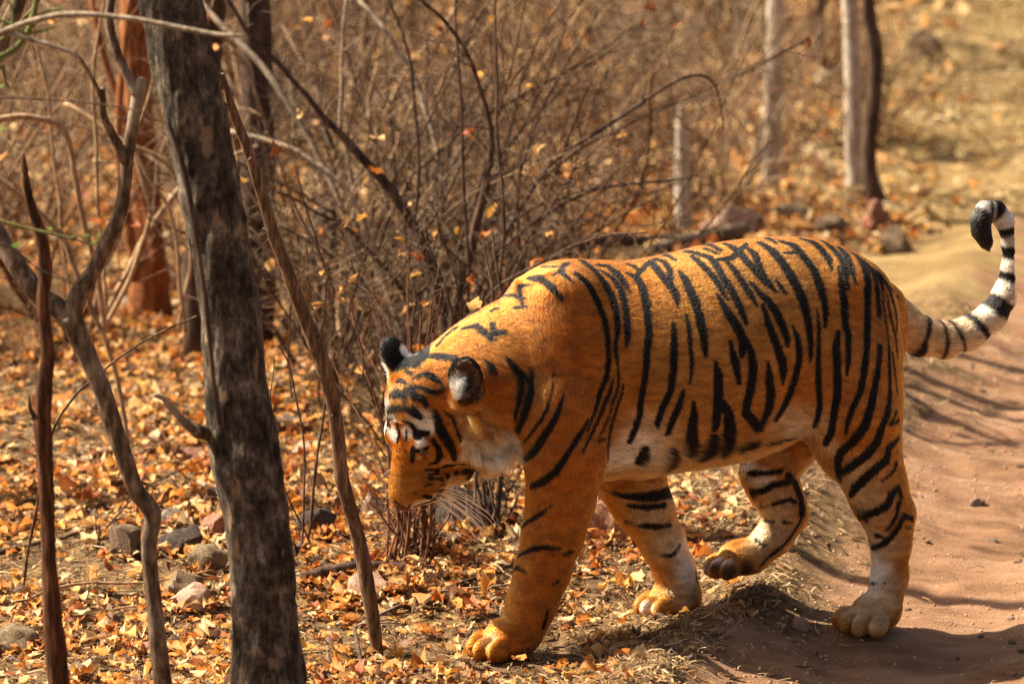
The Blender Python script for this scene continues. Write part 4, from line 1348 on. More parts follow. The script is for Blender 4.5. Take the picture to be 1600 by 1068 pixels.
def build_field(h):
    lo, hi = (-.62, -.40, -.08), (1.34, .42, 1.16)
    fd = Field(lo, hi, h)
    lathe_torso(fd)
    down = np.array([.25, 0, -1.0])
    # neck
    fd.cone(tl(872, 552, 0), tl(785, 590, .02), .195, .160, .06, .82, flow=nz([.6, 0, -.5]), length=.02)
    fd.cone(tl(785, 590, .02), hd(-.12, 0, -.085), .160, .112, .06, .9, flow=nz([.6, 0, -.5]), length=.02)
    fd.cone(tl(860, 640, .04), hd(-.06, .03, -.18), .11, .08, .05, .9, flow=nz([.4, 0, -.8]), length=.022)
    head(fd)
    # shoulders and hips
    for s in (1, -1):
        fd.cone(tl(885, 470, .085 * s), tl(868, 640, .125 * s), .075, .115, .05, .7, flow=down, length=.012)
        fd.cone(tl(1330, 470, .08 * s), tl(1325, 585, .105 * s), .10, .135, .05, .72, flow=down, length=.012)
    # near (left) foreleg
    P = chain(fd, [(872, 640, .125, .112), (884, 715, .135, .098), (876, 780, .135, .080), (864, 835, .13, .0715), (848, 890, .125, .064), (832, 938, .12, .058), (820, 975, .12, .055)], .03, .82)
    paw(fd, tl(787, 1000, .125), (-1, .25, 0), 1.12)
    # far (right) foreleg
    chain(fd, [(925, 660, -.12, .11), (985, 745, -.13, .084), (1008, 795, -.13, .068), (1034, 845, -.135, .053), (1053, 888, -.14, .047), (1063, 922, -.14, .05)], .03, .85)
    paw(fd, tl(1045, 937, -.14), (-1, .15, 0), 1.05)
    # near hind leg
    chain(fd, [(1318, 570, .10, .14), (1338, 645, .125, .112), (1352, 705, .13, .085), (1370, 760, .13, .071), (1389, 806, .13, .057), (1392, 850, .13, .0445), (1390, 900, .13, .040), (1382, 938, .13, .046)], .035, .8)
    fd.cone(tl(1404, 800, .13), tl(1392, 860, .13), .030, .022, .03, .8)
    fd.cone(tl(1272, 600, .09), tl(1308, 690, .12), .10, .055, .05, .7, flow=down, length=.014)
    paw(fd, tl(1360, 961, .13), (-1, .6, 0), 1.10, spread=1.25)
    # far hind leg, lifted
    chain(fd, [(1295, 600, -.09, .13), (1218, 690, -.10, .085), (1200, 735, -.10, .066), (1216, 772, -.10, .055), (1229, 802, -.10, .05), (1209, 838, -.10, .042), (1178, 866, -.10, .042)], .03, .85)
    paw(fd, tl(1150, 874, -.10), nz(np.array([-1, .1, -.12])), 1.0)
    # tail
    chain(fd, TAIL_PTS, .02, 1.0, .011)
    # ears
    EARS.append(ear(fd, tl(729, 594, HB + .135), cam_dir(-.05, .95, .28), cam_dir(-.2, .05, .95), 1.0))
    EARS.append(ear(fd, tl(622, 562, HB - .06), cam_dir(-.42, .88, .1), cam_dir(-.8, -.25, -.55), 1.0))
    return fd


FD = build_field(0.006)
TV, TQ = FD.surface()
# light smoothing of the grid steps
E2 = np.concatenate([TQ[:, [0, 1]], TQ[:, [1, 2]], TQ[:, [2, 3]], TQ[:, [3, 0]]])
for it in range(2):
    acc = np.zeros_like(TV); cn = np.zeros(len(TV))
    np.add.at(acc, E2[:, 0], TV[E2[:, 1]]); np.add.at(cn, E2[:, 0], 1)
    np.add.at(acc, E2[:, 1], TV[E2[:, 0]]); np.add.at(cn, E2[:, 1], 1)
    TV = TV + 0.5 * (acc / cn[:, None] - TV)
TW = to_world(TV)
tm, nt, bs, N, L = new_mat('tiger_coat')
bs.inputs['Base Color'].default_value = (.45, .2, .05, 1)
tiger = mesh_obj('tiger', TW, TQ[:, ::-1], tm)
tag(tiger, 'Bengal tiger walking with lowered head across the edge of the dirt road', 'tiger')


# ------------------------------------------------------------------ the coat: stripes, markings and some painted shade on the skin
bvh = BVHTree.FromPolygons([tuple(v) for v in TW], [tuple(q) for q in TQ[:, ::-1]])


def skin(px, py, side):
    """local point of the skin at (px, py): side 'n' near flank and legs, 'f' far legs, 'h' head, 't' tail"""
    d = ray(px, py)
    o = CAM + d * 7.0
    for _ in range(4):
        hit = bvh.ray_cast(Vector(o), Vector(d), 8.0)
        if hit[0] is None:
            break
        p = to_local(np.array(hit[0]))
        if side == 'h' or side == 't' or (side == 'n' and p[1] > -.03) or (side == 'f' and p[1] < -.01):
            return p
        o = np.array(hit[0]) + d * .004
    g = to_world(tl(px, py, {'n': .11, 'f': -.12, 'h': HB, 't': -.03}[side]))
    return to_local(np.array(bvh.find_nearest(Vector(g))[0]))


STR_N = """824,436,5 834,435,10 845,435,10 862,448,9 878,467,4|793,452,5 810,449,7 826,446,4|785,467,5 800,465,7 821,467,3|802,482,5 822,478,3
845,418,3 863,418,5 880,429,6 896,442,2|872,402,9 884,412,9 901,429,8 920,446,8 933,470,8 944,499,7 949,528,6 951,561,6 947,592,6 938,610,6 932,633,5 925,653,3 917,672,2|875,406,5 856,410,4 845,416,3
907,407,7 924,420,10 942,440,11 955,461,9 963,487,7 965,519,6 961,534,4 962,552,4 966,577,3 967,596,3 963,614,3 957,629,3 952,649,2.5 942,672,2 936,682,2|974,598,2 971,616,3 963,639,3 957,657,3 952,682,3 949,715,3
958,592,2 953,612,4 942,637,5 932,662,5 922,682,4 911,703,3|934,688,3 944,686,3|919,655,3 907,676,6 891,701,6 880,719,7 868,736,9 847,752,10 831,758,6|881,612,2 874,637,5 864,659,7 849,682,10 835,705,10 818,719,9 808,722,4
865,579,1.5 863,606,2 856,635,3 847,653,4 827,680,3 816,692,2|788,558,3 800,570,7 809,582,9 812,600,8 810,622,7 804,655,4|827,573,3 829,589,6 828,612,10 821,642,11 809,672,7|809,578,6 822,591,5
935,414,6 950,416,9 965,429,10 976,444,7 984,457,2|937,422,3 955,433,6 969,450,8 976,472,8 980,500,8 980,528,7 978,542,2|979,426,4 994,433,9 1003,448,10 1009,472,10 1012,495,9 1014,519,9 1011,547,8 1008,587,7 1003,615,7 1000,634,7 1000,647,6 994,664,8 984,690,6
981,413,5 992,417,6 999,425,3|997,405,5 1016,409,9 1029,425,10 1044,442,12 1054,457,10 1060,479,3|1022,405,7 1037,409,7 1046,422,7 1048,436,7|1024,400,6 1039,399,8 1055,407,4|1061,424,4 1072,440,11 1082,463,12 1091,487,12 1098,519,11 1102,547,7 1103,557,3
1072,491,3 1076,514,5 1078,538,4 1081,568,4 1078,599,3|1052,505,4 1053,528,8 1053,545,9 1052,577,9 1048,611,8 1035,637,8 1027,660,7 1029,668,3|1068,610,4 1061,633,8 1051,656,9 1043,677,7|1083,627,4 1084,648,10 1081,671,17 1080,690,18 1071,706,10
1008,700,9 996,722,8|1050,703,9 1040,724,9 1029,735,6|1115,681,9 1102,702,20 1088,714,18|1118,565,4 1122,587,12 1122,615,16 1121,640,15 1117,670,8|1129,630,12 1138,645,15 1140,672,20 1129,698,18 1120,708,14
1082,401,7 1099,416,8 1115,433,8 1127,452,7 1136,468,3|1054,393,5 1072,393,10 1091,397,7 1110,403,8 1121,418,9 1132,438,9 1144,456,9 1152,472,9 1161,491,8 1166,508,3|1080,385,6 1102,383,11 1125,392,6|1102,389,6 1121,397,4
1120,459,3 1137,489,11 1152,512,14 1161,530,12 1159,553,8 1158,558,4|1141,534,4 1146,556,9 1150,570,11 1154,598,5|1168,533,5 1174,554,11 1176,577,13 1174,602,13 1168,625,11 1165,645,12 1176,656,15 1183,670,11
1131,381,5 1150,390,10 1167,409,11 1182,424,13 1199,442,12 1212,456,3|1167,388,5 1178,396,9 1186,416,9 1191,429,9|1212,437,3 1221,450,5 1228,459,3|1131,405,4 1144,418,7 1159,439,8 1171,459,8 1183,478,3
1172,440,3 1187,459,7 1202,472,10 1214,491,11 1223,510,10 1229,528,8 1231,541,4|1192,477,4 1199,502,9 1208,525,10 1216,547,12 1222,565,14 1224,580,11 1223,600,3|1120,377,6 1146,376,9 1167,381,5|1172,373,6 1199,373,8 1212,380,4|1204,371,4 1232,369,4 1252,369,4
1185,379,6 1204,390,13 1221,409,14 1234,429,14 1246,450,14 1255,472,14 1262,500,10 1266,529,7 1266,558,5 1265,566,2|1219,377,6 1240,384,11 1255,401,12 1270,420,11 1279,442,12 1287,469,9 1290,491,7 1289,510,4|1249,373,5 1270,379,11 1283,390,11 1294,405,9 1300,422,3
1277,484,2 1279,510,4 1279,540,5 1278,577,7 1279,606,7 1281,630,7 1277,655,6 1271,667,4|1238,508,3 1246,529,7 1249,558,8 1246,575,9 1242,592,9 1234,615,10 1225,634,9 1212,656,5|1200,566,4 1202,592,11 1204,619,16 1199,645,11 1187,667,8
1148,700,12 1174,690,10|1195,690,6 1232,682,6|1310,519,5 1306,540,9 1308,577,10 1308,615,10 1304,643,9 1299,675,9 1290,692,8|1284,377,5 1302,390,8 1316,407,9 1321,426,8 1324,452,4|1310,416,3 1314,444,7 1319,472,9 1320,500,9 1325,525,8 1325,564,6 1323,584,3
1293,376,5 1312,388,8 1325,405,8 1332,426,6 1336,444,2|1331,396,5 1346,412,9 1355,435,10 1355,463,10 1355,491,9 1354,529,9 1350,577,9 1344,611,8 1332,637,7 1325,656,6 1321,676,3|1347,407,5 1362,425,5 1370,454,6 1373,491,7 1374,540,7 1370,587,8 1362,628,11 1351,664,14 1332,690,14 1314,705,11 1309,720,10 1311,738,9
1362,420,6 1377,444,5 1379,472,4 1385,510,3 1388,558,4|1370,426,8 1389,454,8 1396,476,6 1400,500,5 1400,519,3|1385,461,3 1390,491,5 1398,525,4 1401,558,3|1389,448,4 1402,465,5"""
STR_L = """1388,540,4 1389,577,5 1390,615,6 1387,643,10 1377,667,12 1370,690,13 1355,709,13 1332,727,12 1314,738,9|1394,551,3 1398,587,3 1401,615,2|1400,643,4 1391,661,5|1393,660,4 1403,657,5
1403,683,6 1388,699,9 1385,717,13 1369,731,15 1351,747,14 1337,761,12 1329,773,7|1400,722,5 1395,736,4 1376,752,2|1403,761,8 1393,771,11 1386,788,12 1371,798,12 1354,801,11 1341,798,8|1405,764,5 1408,776,5|1405,783,7 1401,801,4 1395,816,4 1385,828,2
1411,806,6 1405,820,7 1395,835,7 1383,848,7 1364,855,6|1412,805,5 1425,810,5|1415,823,3 1424,823,3|1354,833,4 1371,835,5 1383,841,2|1351,912,3 1365,910,3 1383,911,2
863,788,2 840,805,5 819,820,5|812,867,4 832,856,6 855,854,5 875,856,3|882,865,4 893,861,5|796,890,4 810,884,5 823,894,2|864,912,3 873,906,3|855,955,4 849,978,6"""
STR_F = """1139,717,4 1166,722,4|1152,735,6 1177,739,8 1220,735,6|1174,766,8 1193,766,8 1209,756,9 1232,752,8|1187,789,4 1214,785,5 1234,779,5 1242,783,5|1232,741,10 1242,754,12 1251,776,14 1253,801,12|1252,808,4 1234,840,4 1210,862,4 1190,882,4
1193,813,3 1210,814,3|1224,814,3 1238,816,2|1172,834,3 1183,844,4 1195,851,3|1004,752,3 1042,748,7|957,770,4 986,775,9 1020,774,18 1044,768,20|982,788,5 1009,792,7 1038,788,7|1004,820,7 1024,822,8 1047,819,5|977,813,3 1004,822,3|1034,867,3 1051,867,4 1062,850,3|1088,892,6 1092,910,4"""
STR_H = """655,558,8 685,557,10 710,558,8|680,544,5 692,530,6 711,516,8|760,476,6 768,470,6|721,516,6 741,511,9 757,522,9 765,530,6|765,507,7 769,521,10 785,519,6
633,581,5 642,585,5|648,588,5 661,584,8 676,589,8 688,598,3|648,602,6 661,606,7 676,611,7 686,609,6 690,604,5|619,596,4 627,594,7 635,598,4|611,615,7 620,612,12 631,615,9|632,607,7 641,607,11 645,617,10 653,624,4|654,617,6 660,621,8 664,632,6
607,639,8 614,634,10 627,633,7|632,636,8 644,640,14 653,648,10|645,590,3 636,612,3 631,628,3 624,645,2|603,655,4 609,652,4|629,656,5 640,660,6 648,671,7 649,684,6|654,684,7 656,677,10 668,677,8|644,703,5 657,704,7 668,700,5
676,688,6 685,700,8 687,713,9 680,723,6 670,725,4|677,640,6 683,655,9 688,672,14 698,687,13 707,704,11 710,718,7|690,640,2 708,655,4 716,680,4 720,690,3|645,700,7 645,712,8 644,722,4|664,734,3 685,733,7 697,727,8 724,724,9 735,728,6|670,741,3 685,739,4|671,747,5 692,749,6
698,743,8 699,745,8|712,738,7 713,740,6|667,756,3 674,757,3|726,736,11 737,738,13 730,746,10|655,800,5 666,792,5 680,779,6|664,775,8 672,777,8|620,660,5 624,678,5 621,690,4|604,670,4 603,682,3|609,664,5 610,668,4|635,672,3 635,687,3|606,791,4 616,797,5 628,799,5 637,796,5 641,787,3|611,704,2 612,709,2|621,711,2 623,716,2|633,702,2 634,708,2|640,716,2 641,721,2|617,722,1.5 618,726,1.5|628,727,1.5 629,731,1.5|648,770,2.5 649,770,2.5|658,766,2.5 659,766,2.5|644,780,2.5 645,780,2.5|654,777,2.5 655,777,2.5|664,760,2.5 665,760,2.5"""


def parse(txt, side, mirror):
    out = []
    for s in txt.replace('\n', '|').split('|'):
        pts = [tuple(map(float, q.split(','))) for q in s.split()]
        P = np.array([skin(x, y, side) for x, y, w in pts])
        # drop points that jumped to another body part
        R = np.array([w for *_, w in pts]) / 2 / 627.0
        R = R * (1.22 if side == 'h' else np.clip(1.80 - .048 * R * 2 * 627, 1.08, 1.55))
        out.append((P, R))
        if mirror and side == 'n':
            m = P[:, 1] > .075
            if m.sum() > 1:
                out.append((P[m] * [1, -1, 1], R[m]))
        elif mirror:
            y = (P - H0) @ HL
            if y.min() > .05 and np.linalg.norm(P - H0, axis=1).max() < .2:
                out.append((P - 2 * y[:, None] * HL, R))
    return out


STRIPES = parse(STR_N, 'n', True) + parse(STR_L, 'n', False) + parse(STR_F, 'f', False) + parse(STR_H, 'h', True)
TAIL = np.array([tl(*p[:3]) for p in TAIL_PTS])
TAIL_S = np.concatenate([[0], np.cumsum(np.linalg.norm(np.diff(TAIL, axis=0), axis=1))])


def tail_arc(p):
    """nearest point on the tail's centre line: (arc length, distance)"""
    best = np.full(len(p), 9.0); arc = np.zeros(len(p))
    for i in range(len(TAIL) - 1):
        a, b = TAIL[i], TAIL[i + 1]
        ab = b - a
        t = np.clip((p - a) @ ab / (ab @ ab), 0, 1)
        d = np.linalg.norm(p - a - t[:, None] * ab, axis=1)
        m = d < best
        best[m] = d[m]; arc[m] = TAIL_S[i] + t[m] * np.linalg.norm(ab)
    return arc, best


TAIL_BANDS = [(tail_arc(tl(x, y, -.03)[None])[0][0], w / 2 / 627.0, k) for x, y, w, k in
              ((1432, 520, 11, .9), (1466, 532, 9, .9), (1494, 529, 9, .9), (1527, 508, 13, .7), (1560, 478, 24, .2), (1580, 434, 15, .1), (1584, 396, 18, .1), (1580, 364, 15, .1), (1562, 336, 14, .2), (1551, 328, 9, .1))]
TAIL_TIP = tail_arc(tl(1541, 330, -.05)[None])[0][0]

C_OR = np.array([.41, .148, .015]); C_TAN = np.array([.42, .21, .055]); C_PALE = np.array([.62, .44, .26]); C_WH = np.array([.90, .86, .79]); C_GT = np.array([.52, .37, .215]); C_BK = np.array([.004, .0035, .0035]); C_DK = np.array([.07, .04, .022])
# (px, py, radius px, colour, strength, side)
PATCH = [(1060, 540, 130, C_TAN, .5, 'n'), (1120, 600, 130, C_TAN, .75, 'n'), (1200, 480, 150, C_TAN, .85, 'n'), (1250, 400, 90, C_TAN, .7, 'n'), (1080, 420, 80, C_TAN, .4, 'n'), (1320, 560, 90, C_TAN, .5, 'n'), (800, 540, 70, C_TAN, .5, 'n'), (1010, 690, 80, C_PALE, .9, 'n'), (1000, 705, 55, C_WH, .55, 'n'), (962, 720, 40, C_WH, .6, 'n'), (1060, 705, 34, C_PALE, .4, 'n'), (1130, 690, 50, C_TAN, .6, 'n'),
         (1230, 660, 50, C_PALE, .9, 'n'), (1245, 668, 34, C_WH, .5, 'n'), (1275, 660, 45, C_PALE, .7, 'n'), (1300, 700, 30, C_PALE, .8, 'n'), (1330, 745, 28, C_PALE, .8, 'n'), (1345, 780, 26, C_PALE, .6, 'n'), (1360, 820, 26, C_PALE, .7, 'n'), (1365, 880, 30, C_WH, .85, 'n'), (1370, 915, 28, C_WH, .9, 'n'), (1378, 850, 24, C_PALE, .7, 'n'), (1385, 945, 24, C_PALE, .6, 'n'),
         (1360, 940, 24, C_PALE, .6, 'n'), (1320, 955, 16, C_PALE, .5, 'n'), (1350, 975, 22, C_PALE, .5, 'n'), (830, 600, 42, C_TAN, .8, 'n'), (820, 700, 50, C_TAN, .6, 'n'), (835, 650, 40, C_TAN, .5, 'n'), (790, 960, 20, C_TAN, .4, 'n'), (765, 1000, 14, C_PALE, .5, 'n'),
         (1010, 790, 40, C_GT, .75, 'f'), (1040, 850, 36, C_GT, .8, 'f'), (1068, 905, 30, C_GT, .7, 'f'), (1200, 715, 50, C_GT, .8, 'f'), (1215, 770, 36, C_GT, .8, 'f'), (1150, 868, 32, C_TAN, .7, 'f'), (1020, 940, 28, C_TAN, .6, 'f'),
         (1345, 745, 42, C_GT, .55, 'n'), (1365, 790, 36, C_GT, .65, 'n'), (1395, 850, 26, C_GT, .6, 'n'), (1395, 920, 26, C_GT, .6, 'n'), (1340, 960, 28, C_GT, .8, 'n'), (1378, 968, 24, C_GT, .8, 'n'),
         (1020, 750, 40, C_TAN, .6, 'f'), (1030, 800, 40, C_PALE, .9, 'f'), (1055, 850, 34, C_PALE, .9, 'f'), (1078, 890, 26, C_WH, .8, 'f'), (1066, 862, 24, C_WH, .7, 'f'), (1070, 935, 24, C_PALE, .7, 'f'), (1010, 950, 12, C_WH, .5, 'f'),
         (1190, 740, 50, C_TAN, .8, 'f'), (1170, 725, 25, C_WH, .7, 'f'), (1190, 750, 22, C_WH, .6, 'f'), (1205, 800, 40, C_PALE, .7, 'f'), (1210, 830, 34, C_PALE, .8, 'f'), (1185, 855, 26, C_PALE, .7, 'f'), (1120, 875, 10, C_WH, .5, 'f'), (1137, 878, 9, C_WH, .6, 'f'), (1140, 893, 16, C_DK, .9, 'f'), (1165, 890, 16, C_DK, .9, 'f'), (1118, 889, 10, C_DK, .8, 'f'),  # far hind leg white dulled to stand in for shade; dark pads below
         (657, 657, 24, C_WH, 1., 'h'), (668, 664, 18, C_WH, .95, 'h'), (636, 675, 12, C_WH, .9, 'h'), (657, 692, 11, C_WH, .9, 'h'), (655, 713, 6, C_WH, .9, 'h'), (597, 682, 14, C_WH, 1., 'h'), (600, 655, 9, C_WH, .8, 'h'), (605, 645, 7, C_WH, .6, 'h'),
         (731, 690, 16, C_WH, .8, 'h'), (728, 712, 15, C_WH, .8, 'h'), (738, 660, 22, C_TAN, .8, 'h'), (765, 690, 26, C_PALE, .6, 'h'), (740, 655, 34, C_PALE, .7, 'h'), (770, 675, 34, C_PALE, .6, 'h'), (785, 695, 36, C_WH, 1., 'h'), (765, 712, 26, C_WH, .9, 'h'), (798, 690, 24, C_WH, 1., 'h'), (705, 752, 20, C_PALE, .9, 'h'), (722, 752, 16, C_PALE, .8, 'h'), (745, 735, 18, C_PALE, .7, 'h'), (780, 660, 30, C_TAN, .7, 'h'),
         (664, 752, 24, C_DK, .30, 'h'), (682, 728, 20, C_TAN, .5, 'h'), (650, 806, 12, C_WH, .9, 'h'), (668, 784, 12, C_WH, .9, 'h'), (655, 792, 10, C_WH, .9, 'h'), (680, 776, 9, C_WH, .8, 'h'), (640, 800, 10, C_WH, .6, 'h'), (618, 770, 46, C_TAN, .6, 'h'), (690, 775, 16, C_DK, .6, 'h'), (705, 765, 14, C_DK, .7, 'h'), (660, 740, 22, C_TAN, .3, 'h'), (700, 640, 18, C_TAN, .5, 'h')]  # dark patches on muzzle side and under the jaw are painted shade
PATCHES = []
for x, y, r, c, k, sd in PATCH:
    p = skin(x, y, sd)
    r *= 1.25 if sd == 'h' else (1.45 if y > 735 else 1.0)
    PATCHES.append((p, r / 627.0, c, k))
    if sd == 'h' and (p - H0) @ HL > .045:
        PATCHES.append((p - 2 * ((p - H0) @ HL) * HL, r / 627.0, c, k))
    elif sd == 'n' and y < 730 and p[1] > .012:
        PATCHES.append((p * [1, -1, 1], r / 627.0, c, k))


def coat_colour(p, nrm):
    c = np.tile(C_OR, (len(p), 1))
    n1 = hash_noise(p, 9.0)[:, None]
    c = c * (1 - .3 * n1) + C_TAN * (.3 * n1)
    v = smooth((p[:, 2] - .52) / .3)[:, None] * (np.abs(p[:, 1]) < .3)[:, None]          # a deeper saddle, sandier flanks
    c = c + (C_TAN - c) * (.30 * (1 - v) * (p[:, 0] > .30)[:, None])
    u = smooth((-nrm[:, 2] - .25) / .5) * (p[:, 2] > .3)          # pale belly
    c += (C_PALE - c) * (u * .4)[:, None]
    arc, dt = tail_arc(p)
    tail = (p[:, 0] > tl(1408, 505, 0)[0]) & (dt < .06) & (arc > .02)
    # tail: pale underneath and towards the end
    k = smooth((arc - .12) / .5)
    c[tail] = (C_TAN * .3 + C_PALE * .7) * (1 - k[tail])[:, None] + (C_WH * .62 + C_PALE * .12) * k[tail][:, None]
    for q, r, cc, s in PATCHES:
        m = np.flatnonzero((np.abs(p - q) < r).all(1))
        if len(m):
            w = smooth(1.35 * (1 - np.linalg.norm(p[m] - q, axis=1) / r)) * s
            c[m] += (cc - c[m]) * w[:, None]
    st = hash_noise(p * [34, 95, 95], 1.0) * .6 + hash_noise(p * [70, 210, 210] + 5, 1.0) * .4        # locks of lighter and darker hair
    c *= (.52 + .92 * st)[:, None] * (1 + (st[:, None] - .5) * np.array([0, .10, .22]))
    # ears
    for e, (ec, ax, sd, nn) in enumerate(EARS):
        d = p - ec
        m = np.flatnonzero(np.linalg.norm(d, axis=1) < .085)
        x, y, z = d[m] @ ax, d[m] @ sd, d[m] @ nn
        r = np.sqrt((x / .060) ** 2 + (y / .041) ** 2)
        fc = nrm[m] @ nn
        back = smooth((.35 - fc) / .3) * smooth((x + .05) / .02) * smooth((1.22 - r) / .1) * (smooth((z + .030) / .008) if e == 0 else 1.0)
        inner = smooth((fc + .05) / .3) * smooth((1.02 - r) / .1) * smooth((z + .034) / .006)
        cm = c[m]
        cm += (C_BK - cm) * (back)[:, None]
        if e == 1:
            wd = np.linalg.norm(np.stack([x - .012, y - .008], 1) / [.017, .019], axis=1)
            cm += (C_WH - cm) * (back * smooth((1.25 - wd) / .5))[:, None]
        col = C_DK * (.6 + 1.2 * smooth((x + .02) / .06) + .5 * hash_noise(p[m], 160))[:, None] * np.array([1.15, 1.1, 1.2])
        tuft = smooth((-y * EAR_SIDE[e] - .001 + .3 * x) / .010) * smooth((.028 - x) / .025) * smooth((x + .06) / .02)
        col = col + (C_WH * .8 - col) * (tuft * .85)[:, None]
        cm += (col - cm) * inner[:, None]
        rim = smooth((r - .82) / .1) * smooth((x + .01) / .02)
        cm += (C_BK * 1.5 - cm) * rim[:, None]
        c[m] = cm
    # stripes
    k = np.zeros(len(p))
    jit = p + (rng.random(p.shape) - .5) * .0018
    for P, R in STRIPES:
        lo, hi = P.min(0) - R.max() - .006, P.max(0) + R.max() + .006
        m = np.flatnonzero(((p > lo) & (p < hi)).all(1))
        if not len(m):
            continue
        pm = jit[m]
        best = np.full(len(m), 1.0)
        for i in range(len(P) - 1):
            ab = P[i + 1] - P[i]
            if ab @ ab > .08 ** 2:
                continue
            t = np.clip((pm - P[i]) @ ab / max(ab @ ab, 1e-9), 0, 1)
            d = np.linalg.norm(pm - P[i] - t[:, None] * ab, axis=1) - (R[i] + (R[i + 1] - R[i]) * t)
            best = np.minimum(best, d)
        k[m] = np.maximum(k[m], smooth((.0009 - best) / .0022))
    if tail.any():
        it = np.flatnonzero(tail)
        a = arc[it] + .006 * (hash_noise(p[it], 45) - .5)
        kt = smooth((a - TAIL_TIP) / .01) * (.93 + .07 * hash_noise(p[it], 60))
        for s0, w, lean in TAIL_BANDS:
            kt = np.maximum(kt, smooth((w * 1.3 + .001 - np.abs(a - s0 + lean * .25 * (p[it, 2] - np.interp(arc[it], TAIL_S, TAIL[:, 2])))) / .010))
        k[it] = np.maximum(k[it], kt)
    c += (C_BK - c) * (k * .985)[:, None]
    # nose leather
    g = (p - H0) @ np.stack([HF, HL, HUP], 1)
    nl = smooth((g[:, 0] - .150) / .008) * smooth((.03 - np.abs(g[:, 1])) / .006) * smooth((g[:, 2] + .068) / .01)
    c += (np.array([.16, .06, .045]) - c) * nl[:, None]
    return c, k


EAR_SIDE = (-1.0, 1.0)
# normals, lie of the hair and hair length at the vertices
tri = np.concatenate([TQ[:, [0, 2, 1]], TQ[:, [0, 3, 2]]])
fn_ = np.cross(TW[tri[:, 1]] - TW[tri[:, 0]], TW[tri[:, 2]] - TW[tri[:, 0]])
vn = np.zeros_like(TW)
for i in range(3):
    np.add.at(vn, tri[:, i], fn_)
vn = nz(vn)
vnl = vn @ TM.T
flow = np.zeros_like(TV); flen = np.zeros(len(TV)); wsum = np.full(len(TV), 1e-9)
x32 = TV.astype(np.float32)
for f, fl, ln, op in FD.prims:
    if op != 'u' or fl is None:
        continue
    w = np.exp(-np.clip(f(x32[:, 0], x32[:, 1], x32[:, 2]), -.01, .3) / .012)
    flow += w[:, None] * fl; flen += w * ln; wsum += w
flen /= wsum
bel = smooth((-vnl[:, 2] - .35) / .3) * (TV[:, 2] > .25) * (TV[:, 0] > .28) * (TV[:, 0] < 1.0)      # shaggy under the belly
flen = flen + .022 * bel
for e, (ec, ax, sd, nn) in enumerate(EARS):                      # long pale hair inside the ears
    d = TV - ec
    m = (d @ nn > -.006) & (np.abs(d @ ax) < .05) & (-(d @ sd) * EAR_SIDE[e] > 0) & (np.abs(d @ sd) < .043) & (d @ nn < .03)
    flen[m] = .022
    flow[m] = ax * .5 + sd * EAR_SIDE[e] * .8 + nn * .3
flow = nz(flow - vnl * np.sum(flow * vnl, 1)[:, None]) @ TM
vc, vk = coat_colour(TV, vnl)
ca = tiger.data.color_attributes.new('coat', 'FLOAT_COLOR', 'POINT')
ca.data.foreach_set('color', np.concatenate([vc * .85, np.ones((len(vc), 1))], 1).astype(np.float32).ravel())
an = N.new('ShaderNodeAttribute'); an.attribute_name = 'coat'
L.new(an.outputs['Color'], bs.inputs['Base Color'])
bs.inputs['Roughness'].default_value = .8
set_spec(bs, .15)

# fur
NF = 460000
area = np.linalg.norm(fn_, axis=1)
cen = TV[tri].mean(1)
area = area * np.where(vnl[tri].mean(1)[:, 1] < -.3, .35, 1.0) * np.where(cen[:, 0] < .12, 1.5, 1.0)
ti = rng.choice(len(tri), NF, p=area / area.sum())
r1, r2 = rng.random((2, NF))
s1 = np.sqrt(r1)
bw = np.stack([1 - s1, s1 * (1 - r2), s1 * r2], 1)
T3 = tri[ti]
pl = np.einsum('ij,ijk->ik', bw, TV[T3]); pw = to_world(pl)
nw = nz(np.einsum('ij,ijk->ik', bw, vn[T3])); fw = np.einsum('ij,ijk->ik', bw, flow[T3])
ln = np.einsum('ij,ij->i', bw, flen[T3])
cc, kk = coat_colour(pl + (fw @ TM.T) * (np.minimum(ln, .014) * .5)[:, None], nw @ TM.T)
for s in (1, -1):
    pe = skin(658, 706, 'h')
    if s < 0: pe = pe - 2 * ((pe - H0) @ HL) * HL
    ln = ln * np.where(np.linalg.norm(pl - pe, axis=1) < .0105, .15, 1.0)
clump = np.stack([hash_noise(pl + o, 70) for o in (0, 3.7, 9.1)], 1) - .5
rnd = rng.normal(size=(NF, 3))
dirs = nz(fw + clump * .34 + rnd * .09)
dirs = nz(dirs - nw * np.sum(dirs * nw, 1)[:, None])
ln = ln * (0.7 + .6 * rng.random(NF))
lift = .15 + .10 * rng.random(NF)
pts = np.stack([pw - nw * .001,
                pw + dirs * (ln * .36)[:, None] + nw * (ln * lift * .62)[:, None],
                pw + dirs * (ln * .70)[:, None] + nw * (ln * lift * .95)[:, None],
                pw + dirs * ln[:, None] + nw * (ln * lift * 1.0)[:, None] - np.array([0, 0, .12]) * (ln * (ln > .02))[:, None]], 1)
